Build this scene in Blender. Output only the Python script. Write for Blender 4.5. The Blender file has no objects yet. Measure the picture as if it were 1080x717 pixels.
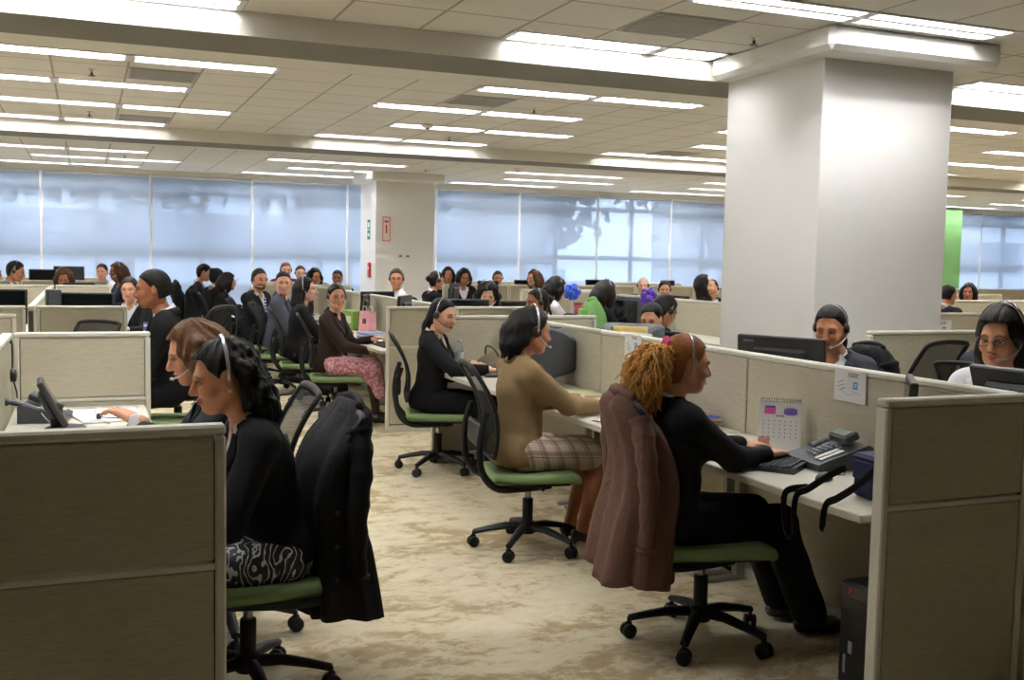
import bpy, math, random
import numpy as np
from mathutils import Vector, Matrix, Euler
random.seed(7)
PI = math.pi
SC = bpy.context.scene
COL = SC.collection
RAD = math.radians

# ------------------------------------------------------------------ camera
H = 1.6
def make_camera():
    f, yaw, pitch, roll = 1099.0, 0.3882, 0.0767, -0.01986
    cy, sy, cp, sp = math.cos(yaw), math.sin(yaw), math.cos(pitch), math.sin(pitch)
    fw = Vector((sy*cp, cy*cp, -sp)); rt = Vector((cy, -sy, 0)); up = rt.cross(fw)
    cr, sr = math.cos(roll), math.sin(roll)
    r2 = cr*rt - sr*up; u2 = sr*rt + cr*up
    m = Matrix((r2, u2, -fw)).transposed().to_4x4()
    m.translation = (0, 0, H)
    cd = bpy.data.cameras.new('camera'); cam = bpy.data.objects.new('camera', cd)
    COL.objects.link(cam); cam.matrix_world = m
    cd.sensor_fit = 'HORIZONTAL'; cd.sensor_width = 36.0; cd.lens = f/1080*36.0
    cd.clip_end = 200; cd.clip_start = 0.05
    SC.camera = cam
make_camera()

# ------------------------------------------------------------------ materials
def srgb(r, g, b):
    def c(v):
        v /= 255.0
        return v/12.92 if v <= 0.04045 else ((v+0.055)/1.055)**2.4
    return (c(r), c(g), c(b), 1.0)

class NT:
    def __init__(s, name):
        s.m = bpy.data.materials.new(name); s.m.use_nodes = True
        s.t = s.m.node_tree; s.N = s.t.nodes; s.L = s.t.links
        s.b = s.N['Principled BSDF']; s.out = s.N['Material Output']
    def n(s, ty, **k):
        x = s.N.new(ty)
        for a, v in k.items():
            if a.startswith('i_'):
                x.inputs[a[2:].replace('_', ' ')].default_value = v
            else: setattr(x, a, v)
        return x
    def l(s, a, b): s.L.new(a, b)
    def coords(s, scale=(1, 1, 1), kind='Object', rot=(0, 0, 0)):
        tc = s.n('ShaderNodeTexCoord'); mp = s.n('ShaderNodeMapping')
        mp.inputs['Scale'].default_value = scale; mp.inputs['Rotation'].default_value = rot
        s.l(tc.outputs[kind], mp.inputs['Vector']); return mp.outputs['Vector']
    def noise(s, vec, scale=5, detail=3, rough=.5, dist=0):
        x = s.n('ShaderNodeTexNoise'); x.inputs['Scale'].default_value = scale; x.inputs['Detail'].default_value = detail
        x.inputs['Roughness'].default_value = rough; x.inputs['Distortion'].default_value = dist
        s.l(vec, x.inputs['Vector']); return x.outputs['Fac']
    def ramp(s, fac, stops):
        x = s.n('ShaderNodeValToRGB'); e = x.color_ramp.elements
        while len(e) < len(stops): e.new(0.5)
        for q, (p, c) in zip(e, stops): q.position = p; q.color = c
        s.l(fac, x.inputs['Fac']); return x.outputs['Color']
    def bump(s, h, strength=.3, dist=.01):
        x = s.n('ShaderNodeBump'); x.inputs['Strength'].default_value = strength; x.inputs['Distance'].default_value = dist
        s.l(h, x.inputs['Height']); s.l(x.outputs['Normal'], s.b.inputs['Normal'])
    def math(s, op, a, b=None):
        x = s.n('ShaderNodeMath', operation=op)
        for i, v in enumerate((a, b)):
            if v is None: continue
            if isinstance(v, (int, float)): x.inputs[i].default_value = v
            else: s.l(v, x.inputs[i])
        return x.outputs[0]
    def mix(s, fac, a, b):
        x = s.n('ShaderNodeMix', data_type='RGBA')
        if isinstance(fac, (int, float)): x.inputs[0].default_value = fac
        else: s.l(fac, x.inputs[0])
        for i, v in ((6, a), (7, b)):
            if isinstance(v, tuple): x.inputs[i].default_value = v
            else: s.l(v, x.inputs[i])
        return x.outputs[2]
    def base(s, c):
        if isinstance(c, tuple): s.b.inputs['Base Color'].default_value = c
        else: s.l(c, s.b.inputs['Base Color'])
    def rough(s, v): s.b.inputs['Roughness'].default_value = v

MATS = {}
def plain(name, rgb, rough=.5, metal=0.0, nz=.06, scale=40, bump=0.0, spec=.5):
    """painted / moulded surface with a faint tonal variation"""
    if name in MATS: return MATS[name]
    t = NT(name); c = srgb(*rgb)
    v = t.coords()
    f = t.noise(v, scale, 2)
    d = tuple(min(1, x*(1-nz)) for x in c[:3]) + (1,); e = tuple(min(1, x*(1+nz)) for x in c[:3]) + (1,)
    t.base(t.ramp(f, [(.3, d), (.7, e)])); t.rough(rough); t.b.inputs['Metallic'].default_value = metal
    t.b.inputs['Specular IOR Level'].default_value = spec
    if bump: t.bump(f, bump, .004)
    MATS[name] = t.m; return t.m

def cloth(name, rgb, rgb2=None, scale=180, rough=.9, bump=.25, sheen=.0, fold=.5, spec=.2):
    """woven cloth: fine weave plus broad soft variation and wrinkle bump"""
    if name in MATS: return MATS[name]
    t = NT(name); c = srgb(*rgb); c2 = srgb(*rgb2) if rgb2 else tuple(x*.72 for x in c[:3]) + (1,)
    v = t.coords()
    f = t.noise(v, scale, 2); g = t.noise(v, 9, 4, .6, .6)
    t.base(t.mix(t.math('MULTIPLY', f, .6), c, c2)); t.rough(rough)
    t.b.inputs['Specular IOR Level'].default_value = spec
    if sheen: t.b.inputs['Sheen Weight'].default_value = sheen
    h = t.math('ADD', t.math('MULTIPLY', f, .08), t.math('MULTIPLY', g, fold))
    t.bump(h, bump, .03)
    MATS[name] = t.m; return t.m

# ------------------------------------------------------------------ object helpers
def put(o, parent=None):
    COL.objects.link(o)
    if parent is not None: o.parent = parent
    return o
def mesh_obj(name, V, F, mat=None, parent=None, smooth=False, mats=None, fm=None):
    me = bpy.data.meshes.new(name)
    me.from_pydata([tuple(map(float, v)) for v in V], [], [tuple(map(int, f)) for f in F])
    for m in (mats or ([mat] if mat else [])): me.materials.append(m)
    if fm is not None: me.polygons.foreach_set('material_index', np.asarray(fm, dtype=np.int32))
    if smooth: me.polygons.foreach_set('use_smooth', np.ones(len(me.polygons), dtype=bool))
    me.update()
    return put(bpy.data.objects.new(name, me), parent)
def thing(name, label, cat, loc=(0, 0, 0), rz=0.0, group=None):
    o = bpy.data.objects.new(name, None); COL.objects.link(o); o.empty_display_size = .1
    o.location = loc; o.rotation_euler = (0, 0, rz)
    tag(o, label, cat, group); return o
def tag(o, label, cat, group=None):
    o['label'] = label; o['category'] = cat
    if group: o['group'] = group
    return o
def struct(o, label=None):
    o['kind'] = 'structure'
    if label: o['label'] = label
    return o
def dup(root, loc, rz, label, group=None, s=None):
    r = root.copy(); COL.objects.link(r); r.location = loc; r.rotation_euler = (0, 0, rz)
    if label: r['label'] = label
    if group: r['group'] = group
    if s: r.scale = (s, s, s)
    for ch in list(root.children):
        c = ch.copy(); COL.objects.link(c); c.parent = r
        for g in list(ch.children):
            d = g.copy(); COL.objects.link(d); d.parent = c
    return r

# shape collector: V,F lists with transforms
class MB:
    def __init__(s): s.V = []; s.F = []; s.M = []
    def add(s, V, F, mi=0, M=None):
        k = len(s.V)
        if M is not None: V = [tuple(M @ Vector(v)) for v in V]
        s.V += [tuple(v) for v in V]; s.F += [tuple(i+k for i in f) for f in F]; s.M += [mi]*len(F); return s
    def box(s, c, d, mi=0, M=None, bev=0.0):
        x, y, z = d[0]/2, d[1]/2, d[2]/2
        if bev <= 0:
            V = [(c[0]+i*x, c[1]+j*y, c[2]+k*z) for i in (-1, 1) for j in (-1, 1) for k in (-1, 1)]
            F = [(0, 1, 3, 2), (4, 6, 7, 5), (0, 4, 5, 1), (2, 3, 7, 6), (0, 2, 6, 4), (1, 5, 7, 3)]
            return s.add(V, F, mi, M)
        b = min(bev, x*.95, y*.95, z*.95)     # chamfered box
        V = []
        idx = {}
        for i in (-1, 1):
            for j in (-1, 1):
                for k in (-1, 1):
                    for ax in range(3):
                        p = [i*(x-b), j*(y-b), k*(z-b)]
                        p[ax] = (i*x, j*y, k*z)[ax]
                        idx[(i, j, k, ax)] = len(V); V.append((c[0]+p[0], c[1]+p[1], c[2]+p[2]))
        F = []
        for ax in range(3):
            u, w = [(1, 2), (2, 0), (0, 1)][ax]
            for sg in (-1, 1):
                q = []
                for a, e in ((-1, -1), (1, -1), (1, 1), (-1, 1)):
                    t = [0, 0, 0]; t[ax] = sg; t[u] = a; t[w] = e; q.append(idx[(t[0], t[1], t[2], ax)])
                F.append(tuple(q if sg > 0 else q[::-1]))
        for ax in range(3):                    # edges along ax
            u, w = [(1, 2), (2, 0), (0, 1)][ax]
            for a in (-1, 1):
                for e in (-1, 1):
                    t0 = [0, 0, 0]; t1 = [0, 0, 0]; t0[ax] = -1; t1[ax] = 1
                    for t in (t0, t1): t[u] = a; t[w] = e
                    q = [idx[(*t0, u)], idx[(*t1, u)], idx[(*t1, w)], idx[(*t0, w)]]
                    F.append(tuple(q if a*e < 0 else q[::-1]))
        for i in (-1, 1):
            for j in (-1, 1):
                for k in (-1, 1):
                    q = [idx[(i, j, k, 0)], idx[(i, j, k, 1)], idx[(i, j, k, 2)]]
                    F.append(tuple(q if i*j*k > 0 else q[::-1]))
        return s.add(V, F, mi, M)
    def tube(s, pts, r, n=8, mi=0, M=None, closed=False, flat=None):
        """swept tube; r number or list; flat=(a,b) scales the section"""
        P = [Vector(p) for p in pts]; m = len(P)
        R = r if isinstance(r, (list, tuple)) else [r]*m
        V = []; F = []
        prev = None
        for i, p in enumerate(P):
            if closed: d = P[(i+1) % m]-P[i-1]
            else: d = (P[min(i+1, m-1)]-P[max(i-1, 0)])
            d = d.normalized() if d.length > 1e-9 else Vector((0, 0, 1))
            if prev is None:
                a = Vector((0, 0, 1)) if abs(d.z) < .9 else Vector((0, 1, 0))
                u = d.cross(a).normalized()
            else:
                u = (prev - d*prev.dot(d)); u = u.normalized() if u.length > 1e-6 else d.orthogonal().normalized()
            w = d.cross(u); prev = u
            fa, fb = flat or (1, 1)
            for k in range(n):
                t = 2*PI*k/n
                V.append(p + u*math.cos(t)*R[i]*fa + w*math.sin(t)*R[i]*fb)
        for i in range(m if closed else m-1):
            for k in range(n):
                a = i*n+k; b = i*n+(k+1) % n; c = ((i+1) % m)*n+(k+1) % n; d = ((i+1) % m)*n+k
                F.append((a, b, c, d))
        if not closed:
            F.append(tuple(range(n))[::-1]); F.append(tuple((m-1)*n+k for k in range(n)))
        return s.add(V, F, mi, M)
    def lathe(s, prof, n=16, mi=0, M=None, cap=True):
        V = []; F = []
        for (r, z) in prof:
            for k in range(n):
                t = 2*PI*k/n; V.append((r*math.cos(t), r*math.sin(t), z))
        for i in range(len(prof)-1):
            for k in range(n):
                F.append((i*n+k, i*n+(k+1) % n, (i+1)*n+(k+1) % n, (i+1)*n+k))
        if cap:
            F.append(tuple(range(n))[::-1]); F.append(tuple((len(prof)-1)*n+k for k in range(n)))
        return s.add(V, F, mi, M)
    def prism(s, poly, z0, z1, mi=0, M=None):
        n = len(poly); V = [(x, y, z0) for x, y in poly]+[(x, y, z1) for x, y in poly]
        F = [tuple(range(n))[::-1], tuple(range(n, 2*n))]+[(k, (k+1) % n, n+(k+1) % n, n+k) for k in range(n)]
        return s.add(V, F, mi, M)
    def grid(s, fn, nu, nv, mi=0, M=None):
        V = [fn(u/nu, v/nv) for u in range(nu+1) for v in range(nv+1)]
        F = [(u*(nv+1)+v, (u+1)*(nv+1)+v, (u+1)*(nv+1)+v+1, u*(nv+1)+v+1) for u in range(nu) for v in range(nv)]
        return s.add(V, F, mi, M)
    def obj(s, name, mat, parent=None, smooth=False):
        mats = mat if isinstance(mat, (list, tuple)) else [mat]
        o = mesh_obj(name, s.V, s.F, None, parent, smooth, mats=mats, fm=s.M if len(mats) > 1 else None)
        return o
def sm_angle(o, ang=40):
    me = o.data
    me.polygons.foreach_set('use_smooth', np.ones(len(me.polygons), dtype=bool))
    try: me.set_sharp_from_angle(angle=RAD(ang))
    except Exception: pass
    return o
def Tm(loc=(0, 0, 0), rot=(0, 0, 0), sc=(1, 1, 1)):
    return Matrix.LocRotScale(Vector(loc), Euler(rot), Vector(sc))
def bezier(p0, p1, p2, p3, n=10):
    P = [Vector(p) for p in (p0, p1, p2, p3)]
    return [((1-t)**3)*P[0]+3*t*(1-t)**2*P[1]+3*t*t*(1-t)*P[2]+t**3*P[3] for t in [i/n for i in range(n+1)]]
def spline(pts, n=6):
    """Catmull-Rom through points"""
    P = [Vector(p) for p in pts]; out = []
    for i in range(len(P)-1):
        a = P[max(i-1, 0)]; b = P[i]; c = P[i+1]; d = P[min(i+2, len(P)-1)]
        for k in range(n):
            t = k/n
            out.append(.5*((2*b)+(c-a)*t+(2*a-5*b+4*c-d)*t*t+(3*b-a-3*c+d)*t**3))
    out.append(P[-1]); return out
def text_mesh(txt, size, mat, parent, loc, rot, name='lettering', depth=.0006, align='LEFT'):
    cu = bpy.data.curves.new(name, 'FONT'); cu.body = txt; cu.size = size; cu.extrude = depth; cu.align_x = align
    o = bpy.data.objects.new(name, cu); COL.objects.link(o)
    bpy.context.view_layer.update()
    me = bpy.data.meshes.new_from_object(o.evaluated_get(bpy.context.evaluated_depsgraph_get()))
    bpy.data.objects.remove(o)
    me.materials.clear(); me.materials.append(mat)
    q = bpy.data.objects.new(name, me); put(q, parent); q.location = loc; q.rotation_euler = rot
    return q

# ------------------------------------------------------------------ implicit surfaces for organic shapes
def surface_nets(Fv, org, h):
    S = Fv < 0
    nx, ny, nz = Fv.shape
    c = np.zeros((nx-1, ny-1, nz-1), np.int8)
    for i in (0, 1):
        for j in (0, 1):
            for k in (0, 1):
                c += S[i:nx-1+i, j:ny-1+j, k:nz-1+k]
    act = (c > 0) & (c < 8)
    I, J, K = np.nonzero(act)
    n = len(I)
    if n == 0: return np.zeros((0, 3)), np.zeros((0, 4), int)
    idx = -np.ones(act.shape, np.int64); idx[I, J, K] = np.arange(n)
    acc = np.zeros((n, 3)); cnt = np.zeros(n)
    corners = [(i, j, k) for i in (0, 1) for j in (0, 1) for k in (0, 1)]
    for a in corners:
        for ax in range(3):
            if a[ax]: continue
            b = list(a); b[ax] = 1
            fa = Fv[I+a[0], J+a[1], K+a[2]]; fb = Fv[I+b[0], J+b[1], K+b[2]]
            m = (fa < 0) != (fb < 0)
            t = np.where(m, fa/np.where(m, fa-fb, 1), 0)
            p = np.tile(np.array(a, float), (n, 1)); p[:, ax] += t
            acc[m] += p[m]; cnt[m] += 1
    V = org + h*(np.stack([I, J, K], 1) + acc/cnt[:, None])
    Q = []
    for ax in range(3):
        u, w = [(1, 2), (2, 0), (0, 1)][ax]
        sl0 = [slice(None)]*3; sl1 = [slice(None)]*3
        sl0[ax] = slice(0, -1); sl1[ax] = slice(1, None)
        ch = S[tuple(sl0)] != S[tuple(sl1)]
        ins = S[tuple(sl0)]
        A = np.array(np.nonzero(ch)).T
        lim = [nx-1, ny-1, nz-1]
        ok = (A[:, u] > 0) & (A[:, w] > 0) & (A[:, u] < lim[u]) & (A[:, w] < lim[w])
        A = A[ok]
        fl = ins[A[:, 0], A[:, 1], A[:, 2]]
        def cell(du, dw):
            B = A.copy(); B[:, u] += du; B[:, w] += dw
            return idx[B[:, 0], B[:, 1], B[:, 2]]
        q = np.stack([cell(-1, -1), cell(0, -1), cell(0, 0), cell(-1, 0)], 1)
        q[~fl] = q[~fl][:, ::-1]
        Q.append(q)
    return V, np.concatenate(Q)

def relax(V, Q, it=2, lam=.5):
    if len(V) == 0: return V
    E = np.concatenate([Q[:, [0, 1]], Q[:, [1, 2]], Q[:, [2, 3]], Q[:, [3, 0]]])
    for _ in range(it):
        A = np.zeros_like(V); n = np.zeros(len(V))
        np.add.at(A, E[:, 0], V[E[:, 1]]); np.add.at(n, E[:, 0], 1)
        V = V+lam*(A/np.maximum(n, 1)[:, None]-V)
    return V
class SDF:
    """list of soft-blended primitives evaluated on a grid; each op touches only its own box"""
    def __init__(s): s.ops = []
    def cone(s, a, b, ra, rb, k=.02, sub=False, flat=None):
        s.ops.append(('c', np.array(a, float), np.array(b, float), ra, rb, k, sub)); return s
    def ell(s, c, r, k=.02, R=None, sub=False):
        s.ops.append(('e', np.array(c, float), np.array(r, float), None if R is None else np.array(R, float), k, sub)); return s
    def box(s, c, d, rad=.005, k=.01, R=None, sub=False):
        s.ops.append(('b', np.array(c, float), np.array(d, float)/2, None if R is None else np.array(R, float), rad, k, sub)); return s
    def chain(s, pts, rs, k=.02):
        for i in range(len(pts)-1): s.cone(pts[i], pts[i+1], rs[i], rs[i+1], k)
        return s
    def bounds(s):
        lo = np.full(3, 1e9); hi = -lo
        for o in s.ops:
            if o[-1]: continue
            l, u = s._bb(o); lo = np.minimum(lo, l); hi = np.maximum(hi, u)
        return lo, hi
    def _bb(s, o):
        if o[0] == 'c':
            r = max(o[3], o[4]); return np.minimum(o[1], o[2])-r, np.maximum(o[1], o[2])+r
        r = np.linalg.norm(o[2]) if o[3] is not None else o[2]
        if o[0] == 'b': r = r + 0
        return o[1]-r, o[1]+r
    def mesh(s, h, disp=None, clip=None, inflate=0.0, zmin=None):
        lo, hi = s.bounds(); mg = inflate + .03 + 2*h
        lo = lo-mg; hi = hi+mg
        if zmin is not None: lo[2] = max(lo[2], zmin - 3*h)
        n = np.maximum(np.ceil((hi-lo)/h).astype(int)+1, 4)
        Fv = np.full(tuple(n), .25)
        ax = [lo[i]+h*np.arange(n[i]) for i in range(3)]
        for o in s.ops:
            bl, bu = s._bb(o); k = o[5] if o[0] != 'e' else o[4]
            if o[0] == 'b': k = o[5]
            pad = inflate + .05 + 2*k + 2*h
            i0 = np.clip(np.floor((bl-pad-lo)/h).astype(int), 0, n-1); i1 = np.clip(np.ceil((bu+pad-lo)/h).astype(int)+1, 1, n)
            if np.any(i1 <= i0): continue
            sl = tuple(slice(i0[i], i1[i]) for i in range(3))
            X, Y, Z = ax[0][sl[0]][:, None, None], ax[1][sl[1]][None, :, None], ax[2][sl[2]][None, None, :]
            if o[0] == 'c':
                a, b, ra, rb = o[1:5]; ab = b-a; L2 = max(ab@ab, 1e-9)
                t = np.clip(((X-a[0])*ab[0]+(Y-a[1])*ab[1]+(Z-a[2])*ab[2])/L2, 0, 1)
                d = np.sqrt((X-a[0]-t*ab[0])**2+(Y-a[1]-t*ab[1])**2+(Z-a[2]-t*ab[2])**2) - (ra+t*(rb-ra))
            else:
                x, y, z = X-o[1][0], Y-o[1][1], Z-o[1][2]
                if o[3] is not None:
                    R = o[3]; x, y, z = (R[0, 0]*x+R[1, 0]*y+R[2, 0]*z, R[0, 1]*x+R[1, 1]*y+R[2, 1]*z, R[0, 2]*x+R[1, 2]*y+R[2, 2]*z)
                if o[0] == 'e':
                    r = o[2]; k0 = np.sqrt((x/r[0])**2+(y/r[1])**2+(z/r[2])**2)
                    k1 = np.sqrt((x/r[0]**2)**2+(y/r[1]**2)**2+(z/r[2]**2)**2)+1e-9
                    d = np.maximum(k0*(k0-1)/k1, -min(r))
                else:
                    q = [np.abs(x)-o[2][0]+o[4], np.abs(y)-o[2][1]+o[4], np.abs(z)-o[2][2]+o[4]]
                    d = np.sqrt(np.maximum(q[0], 0)**2+np.maximum(q[1], 0)**2+np.maximum(q[2], 0)**2)+np.minimum(np.maximum(np.maximum(q[0], q[1]), q[2]), 0)-o[4]
            cur = Fv[sl]
            if o[-1]:
                d = -d; hh = np.clip(.5-.5*(cur-d)/k, 0, 1)
                Fv[sl] = cur*(1-hh)+d*hh+k*hh*(1-hh)
            else:
                hh = np.clip(.5+.5*(cur-d)/k, 0, 1)
                Fv[sl] = cur*(1-hh)+d*hh-k*hh*(1-hh)
        if inflate: Fv -= inflate
        if disp is not None or clip is not None:
            X, Y, Z = ax[0][:, None, None], ax[1][None, :, None], ax[2][None, None, :]
            if disp is not None: Fv = Fv + disp(X, Y, Z)
            if clip is not None: Fv = np.maximum(Fv, clip(X, Y, Z))
        Fv[0], Fv[-1] = .1, .1; Fv[:, 0], Fv[:, -1] = .1, .1; Fv[:, :, 0], Fv[:, :, -1] = .1, .1
        V, Q = surface_nets(Fv, lo, h)
        return (relax(V, Q, 3), Q) if clip is not None else (V, Q)

def sines(amp, freq, seed, stretch=(1, 1, 1)):
    rg = np.random.RandomState(seed)
    D = rg.normal(size=(4, 3)); D /= np.linalg.norm(D, axis=1)[:, None]
    ph = rg.uniform(0, 6.28, 4); fr = freq*rg.uniform(.7, 1.5, 4)
    def f(X, Y, Z):
        a = 0
        for d, p, q in zip(D, ph, fr):
            a = a+np.sin(q*(d[0]*X*stretch[0]+d[1]*Y*stretch[1]+d[2]*Z*stretch[2])+p+1.2*np.sin(q*.6*(d[1]*X-d[0]*Y+.5*Z)))
        return amp*a/2.2
    return f
# ------------------------------------------------------------------ room shell
def m_carpet():
    t = NT('carpet'); v = t.coords((1, 1, 1))
    v2 = t.coords((1.0, 1.5, 1))
    g = t.noise(v2, 1.5, 8, .72, .9); g2 = t.noise(v2, 8, 6, .72, .7); pile = t.noise(v, 260, 2)
    a = t.math('ADD', t.math('MULTIPLY', g, .62), t.math('MULTIPLY', g2, .38))
    # 0.6 m tiles, each shifting the figure a little
    ck = t.n('ShaderNodeTexChecker'); ck.inputs['Scale'].default_value = 1.64
    t.l(v, ck.inputs['Vector'])
    a = t.math('ADD', a, t.math('MULTIPLY', t.math('SUBTRACT', ck.outputs['Fac'], .5), .022))
    a = t.math('ADD', a, t.math('MULTIPLY', t.math('SUBTRACT', pile, .5), .16))
    t.base(t.ramp(a, [(.38, srgb(214, 205, 180)), (.50, srgb(202, 190, 161)), (.545, srgb(171, 154, 122)), (.66, srgb(155, 136, 104))]))
    t.rough(.95); t.b.inputs['Specular IOR Level'].default_value = .1
    t.bump(pile, .35, .004); return t.m
def m_ceil(x0, y0):
    t = NT('ceiling_tile'); tc = t.n('ShaderNodeTexCoord'); sp = t.n('ShaderNodeSeparateXYZ'); t.l(tc.outputs['Object'], sp.inputs[0])
    def line(o, off):
        q = t.math('PINGPONG', t.math('SUBTRACT', o, off), .305)
        return t.math('LESS_THAN', q, .0105)
    ln = t.math('MAXIMUM', line(sp.outputs[0], x0), line(sp.outputs[1], y0))
    f = t.noise(tc.outputs['Object'], 220, 3, .7)
    sp2 = t.noise(tc.outputs['Object'], 700, 1)
    c = t.ramp(f, [(.35, srgb(220, 215, 206)), (.65, srgb(237, 233, 225))])
    t.base(t.mix(ln, c, srgb(176, 167, 152))); t.rough(.9); t.bump(sp2, .2, .004); return t.m
M_CARPET = m_carpet()
M_WALL = plain('wall_paint', (240, 239, 236), .7, nz=.01, scale=3)
M_GYP = plain('gypsum_paint', (228, 224, 214), .8, nz=.01, scale=3)
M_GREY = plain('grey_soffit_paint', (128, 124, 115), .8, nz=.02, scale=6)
M_GREEN = plain('green_wall_paint', (112, 160, 98), .7, nz=.02, scale=3)

XA, XB, YA, YB, ZC = -9.0, 26.0, -4.5, 21.7, 3.2
def shell():
    b = MB(); b.box(((XA+XB)/2, (YA+YB)/2, -.05), (XB-XA+.4, YB-YA+.4, .1)); struct(b.obj('floor', M_CARPET), 'beige carpet mottled with brown')
    for nm, c, d in (('wall_left', (XA-.1, (YA+YB)/2, 1.7), (.2, YB-YA+.4, 3.6)), ('wall_right', (XB+.1, (YA+YB)/2, 1.7), (.2, YB-YA+.4, 3.6)),
                     ('wall_back', ((XA+XB)/2, YA-.1, 1.7), (XB-XA, .2, 3.6))):
        b = MB(); b.box(c, d); struct(b.obj(nm, M_WALL if nm != 'wall_back' else plain('wall_taupe_paint', (128, 122, 110), .8, nz=.02)), 'plain painted wall')
    b = MB()                                            # window wall: spandrel over and low curb under the glazing
    b.box(((XA+XB)/2, YB+.02, 3.3), (XB-XA, .3, .38)); b.box(((XA+XB)/2, YB+.1, .06), (XB-XA, .2, .12))
    struct(b.obj('wall_front', M_GYP), 'strip of wall above and below the long window band')
shell()

# light fixtures: (x0, y0) = near-left corner of a 1.22 x 0.305 recessed luminaire
FX = []
def rows():
    odd0, even0 = 0.35, -0.26
    def pairs(first, y, lo, hi):
        k = -3
        while True:
            for dx in (-1.22, 0):
                x = first+dx+k*4.27
                if lo <= x and x+1.22 <= hi: FX.append((round(x, 3), round(y, 3)))
            k += 1
            if first+k*4.27-1.22 > hi: break
    for i, y in enumerate((9.15, 10.675, 12.2, 13.725)): pairs(odd0 if i % 2 == 0 else even0, y, -8.8, 21)
    for i, y in enumerate((17.665, 19.19, 20.715)): pairs(even0 if i % 2 == 0 else odd0, y, -8.8, 24)
    pairs(even0, 6.865, -5.5, 12); pairs(odd0, 5.34, -2, 8.5); pairs(even0, 3.815, -2.9, 8)
    # the collar round the near column shortens that row
rows()
COLLAR = (4.58, 6.10, 5.72, 7.17)
FX = [(x, y) for x, y in FX if not (x < COLLAR[1] and x+1.22 > COLLAR[0] and y < COLLAR[3] and y+.305 > COLLAR[2])]
FXS = FX + [(4.01, 6.865, .57)]           # half-length piece beside the collar

def ceiling():
    x0 = -.26 % .61
    holes = []
    for q in FXS: holes.append((q[0], q[1], q[2] if len(q) > 2 else 1.22))
    def zone(name, ya, yb, xa, xb, label):
        b = MB()
        xs = []; k = math.floor((xa-.35)/.61); x = .35+.61*k
        while x < xb-1e-6:
            xs.append((max(x, xa), min(x+.61, xb))); x += .61
        n = int(round((yb-ya)/.305))
        for i in range(n):
            y = ya+i*.305
            run = None
            cells = []
            for (a, c) in xs:
                mid = (a+c)/2; hole = any(h[0]-.01 < mid < h[0]+h[2]+.01 and h[1]-.01 < y+.15 < h[1]+.305+.01 for h in holes)
                if hole:
                    if run: cells.append(tuple(run)); run = None
                else:
                    if run: run[1] = c
                    else: run = [a, c]
            if run: cells.append(tuple(run))
            for (a, c) in cells:
                b.add([(a, y, ZC), (c, y, ZC), (c, y+.305, ZC), (a, y+.305, ZC)], [(3, 2, 1, 0)])
        o = b.obj(name, m_ceil(.35, ya)); struct(o, label); return o
    zone('ceiling', 9.15, 9.15+.305*16+.08*0, XA, XB, 'grid of pale mineral fibre ceiling tiles')
    zone('ceiling', 16.75, 16.75+.305*15, XA, XB, 'grid of pale ceiling tiles near the windows')
    zone('ceiling', 7.17-.305*38, 7.17, XA, XB, 'grid of pale ceiling tiles nearest the camera')
    b = MB()
    def strip(ya, yb): b.box(((XA+XB)/2, (ya+yb)/2, ZC+.02), (XB-XA, yb-ya, .04))
    strip(7.83, 9.15); strip(9.15+.305*16, 14.15); strip(14.8, 16.75); strip(16.75+.305*15, YB)
    struct(b.obj('ceiling', M_GYP), 'plain painted border between the tile fields')
    for i, (ya, yb) in enumerate(((7.17, 7.83), (14.15, 14.8))):
        b = MB(); b.box(((XA+XB)/2, (ya+yb)/2, 3.13), (XB-XA, yb-ya, .18))
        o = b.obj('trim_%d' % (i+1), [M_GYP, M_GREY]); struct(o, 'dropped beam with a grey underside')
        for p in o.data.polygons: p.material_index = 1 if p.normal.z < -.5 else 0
    b = MB(); b.box(((XA+XB)/2, (YA+YB)/2, 3.75), (XB-XA+.5, YB-YA+.5, .1)); struct(b.obj('ceiling', M_GYP), 'slab above the ceiling tiles')
ceiling()

def column(x0, y0, collar, label, i):
    b = MB(); w = 1.17
    b.box((x0+w/2, y0+w/2, 1.56), (w, w, 3.12), bev=.006)
    if collar:
        a0, a1, c0, c1 = collar; d = .03
        b.box(((a0+a1)/2, (c0+c1)/2, 3.13), (a1-a0, c1-c0, .18), bev=.035)
    o = b.obj('trim_%d' % i, M_WALL); struct(o, label)
column(4.75, 6.0, COLLAR, 'broad white square column in the middle of the office', 3)
column(5.09, 19.4, (4.95, 6.4, 19.2, 20.7), 'far white square column by the windows', 4)
b = MB(); b.box((20.9, 21.3, 1.58), (1.0, .35, 3.1), bev=.004); struct(b.obj('trim_5', M_GREEN), 'green painted pier beside the right window')

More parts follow.
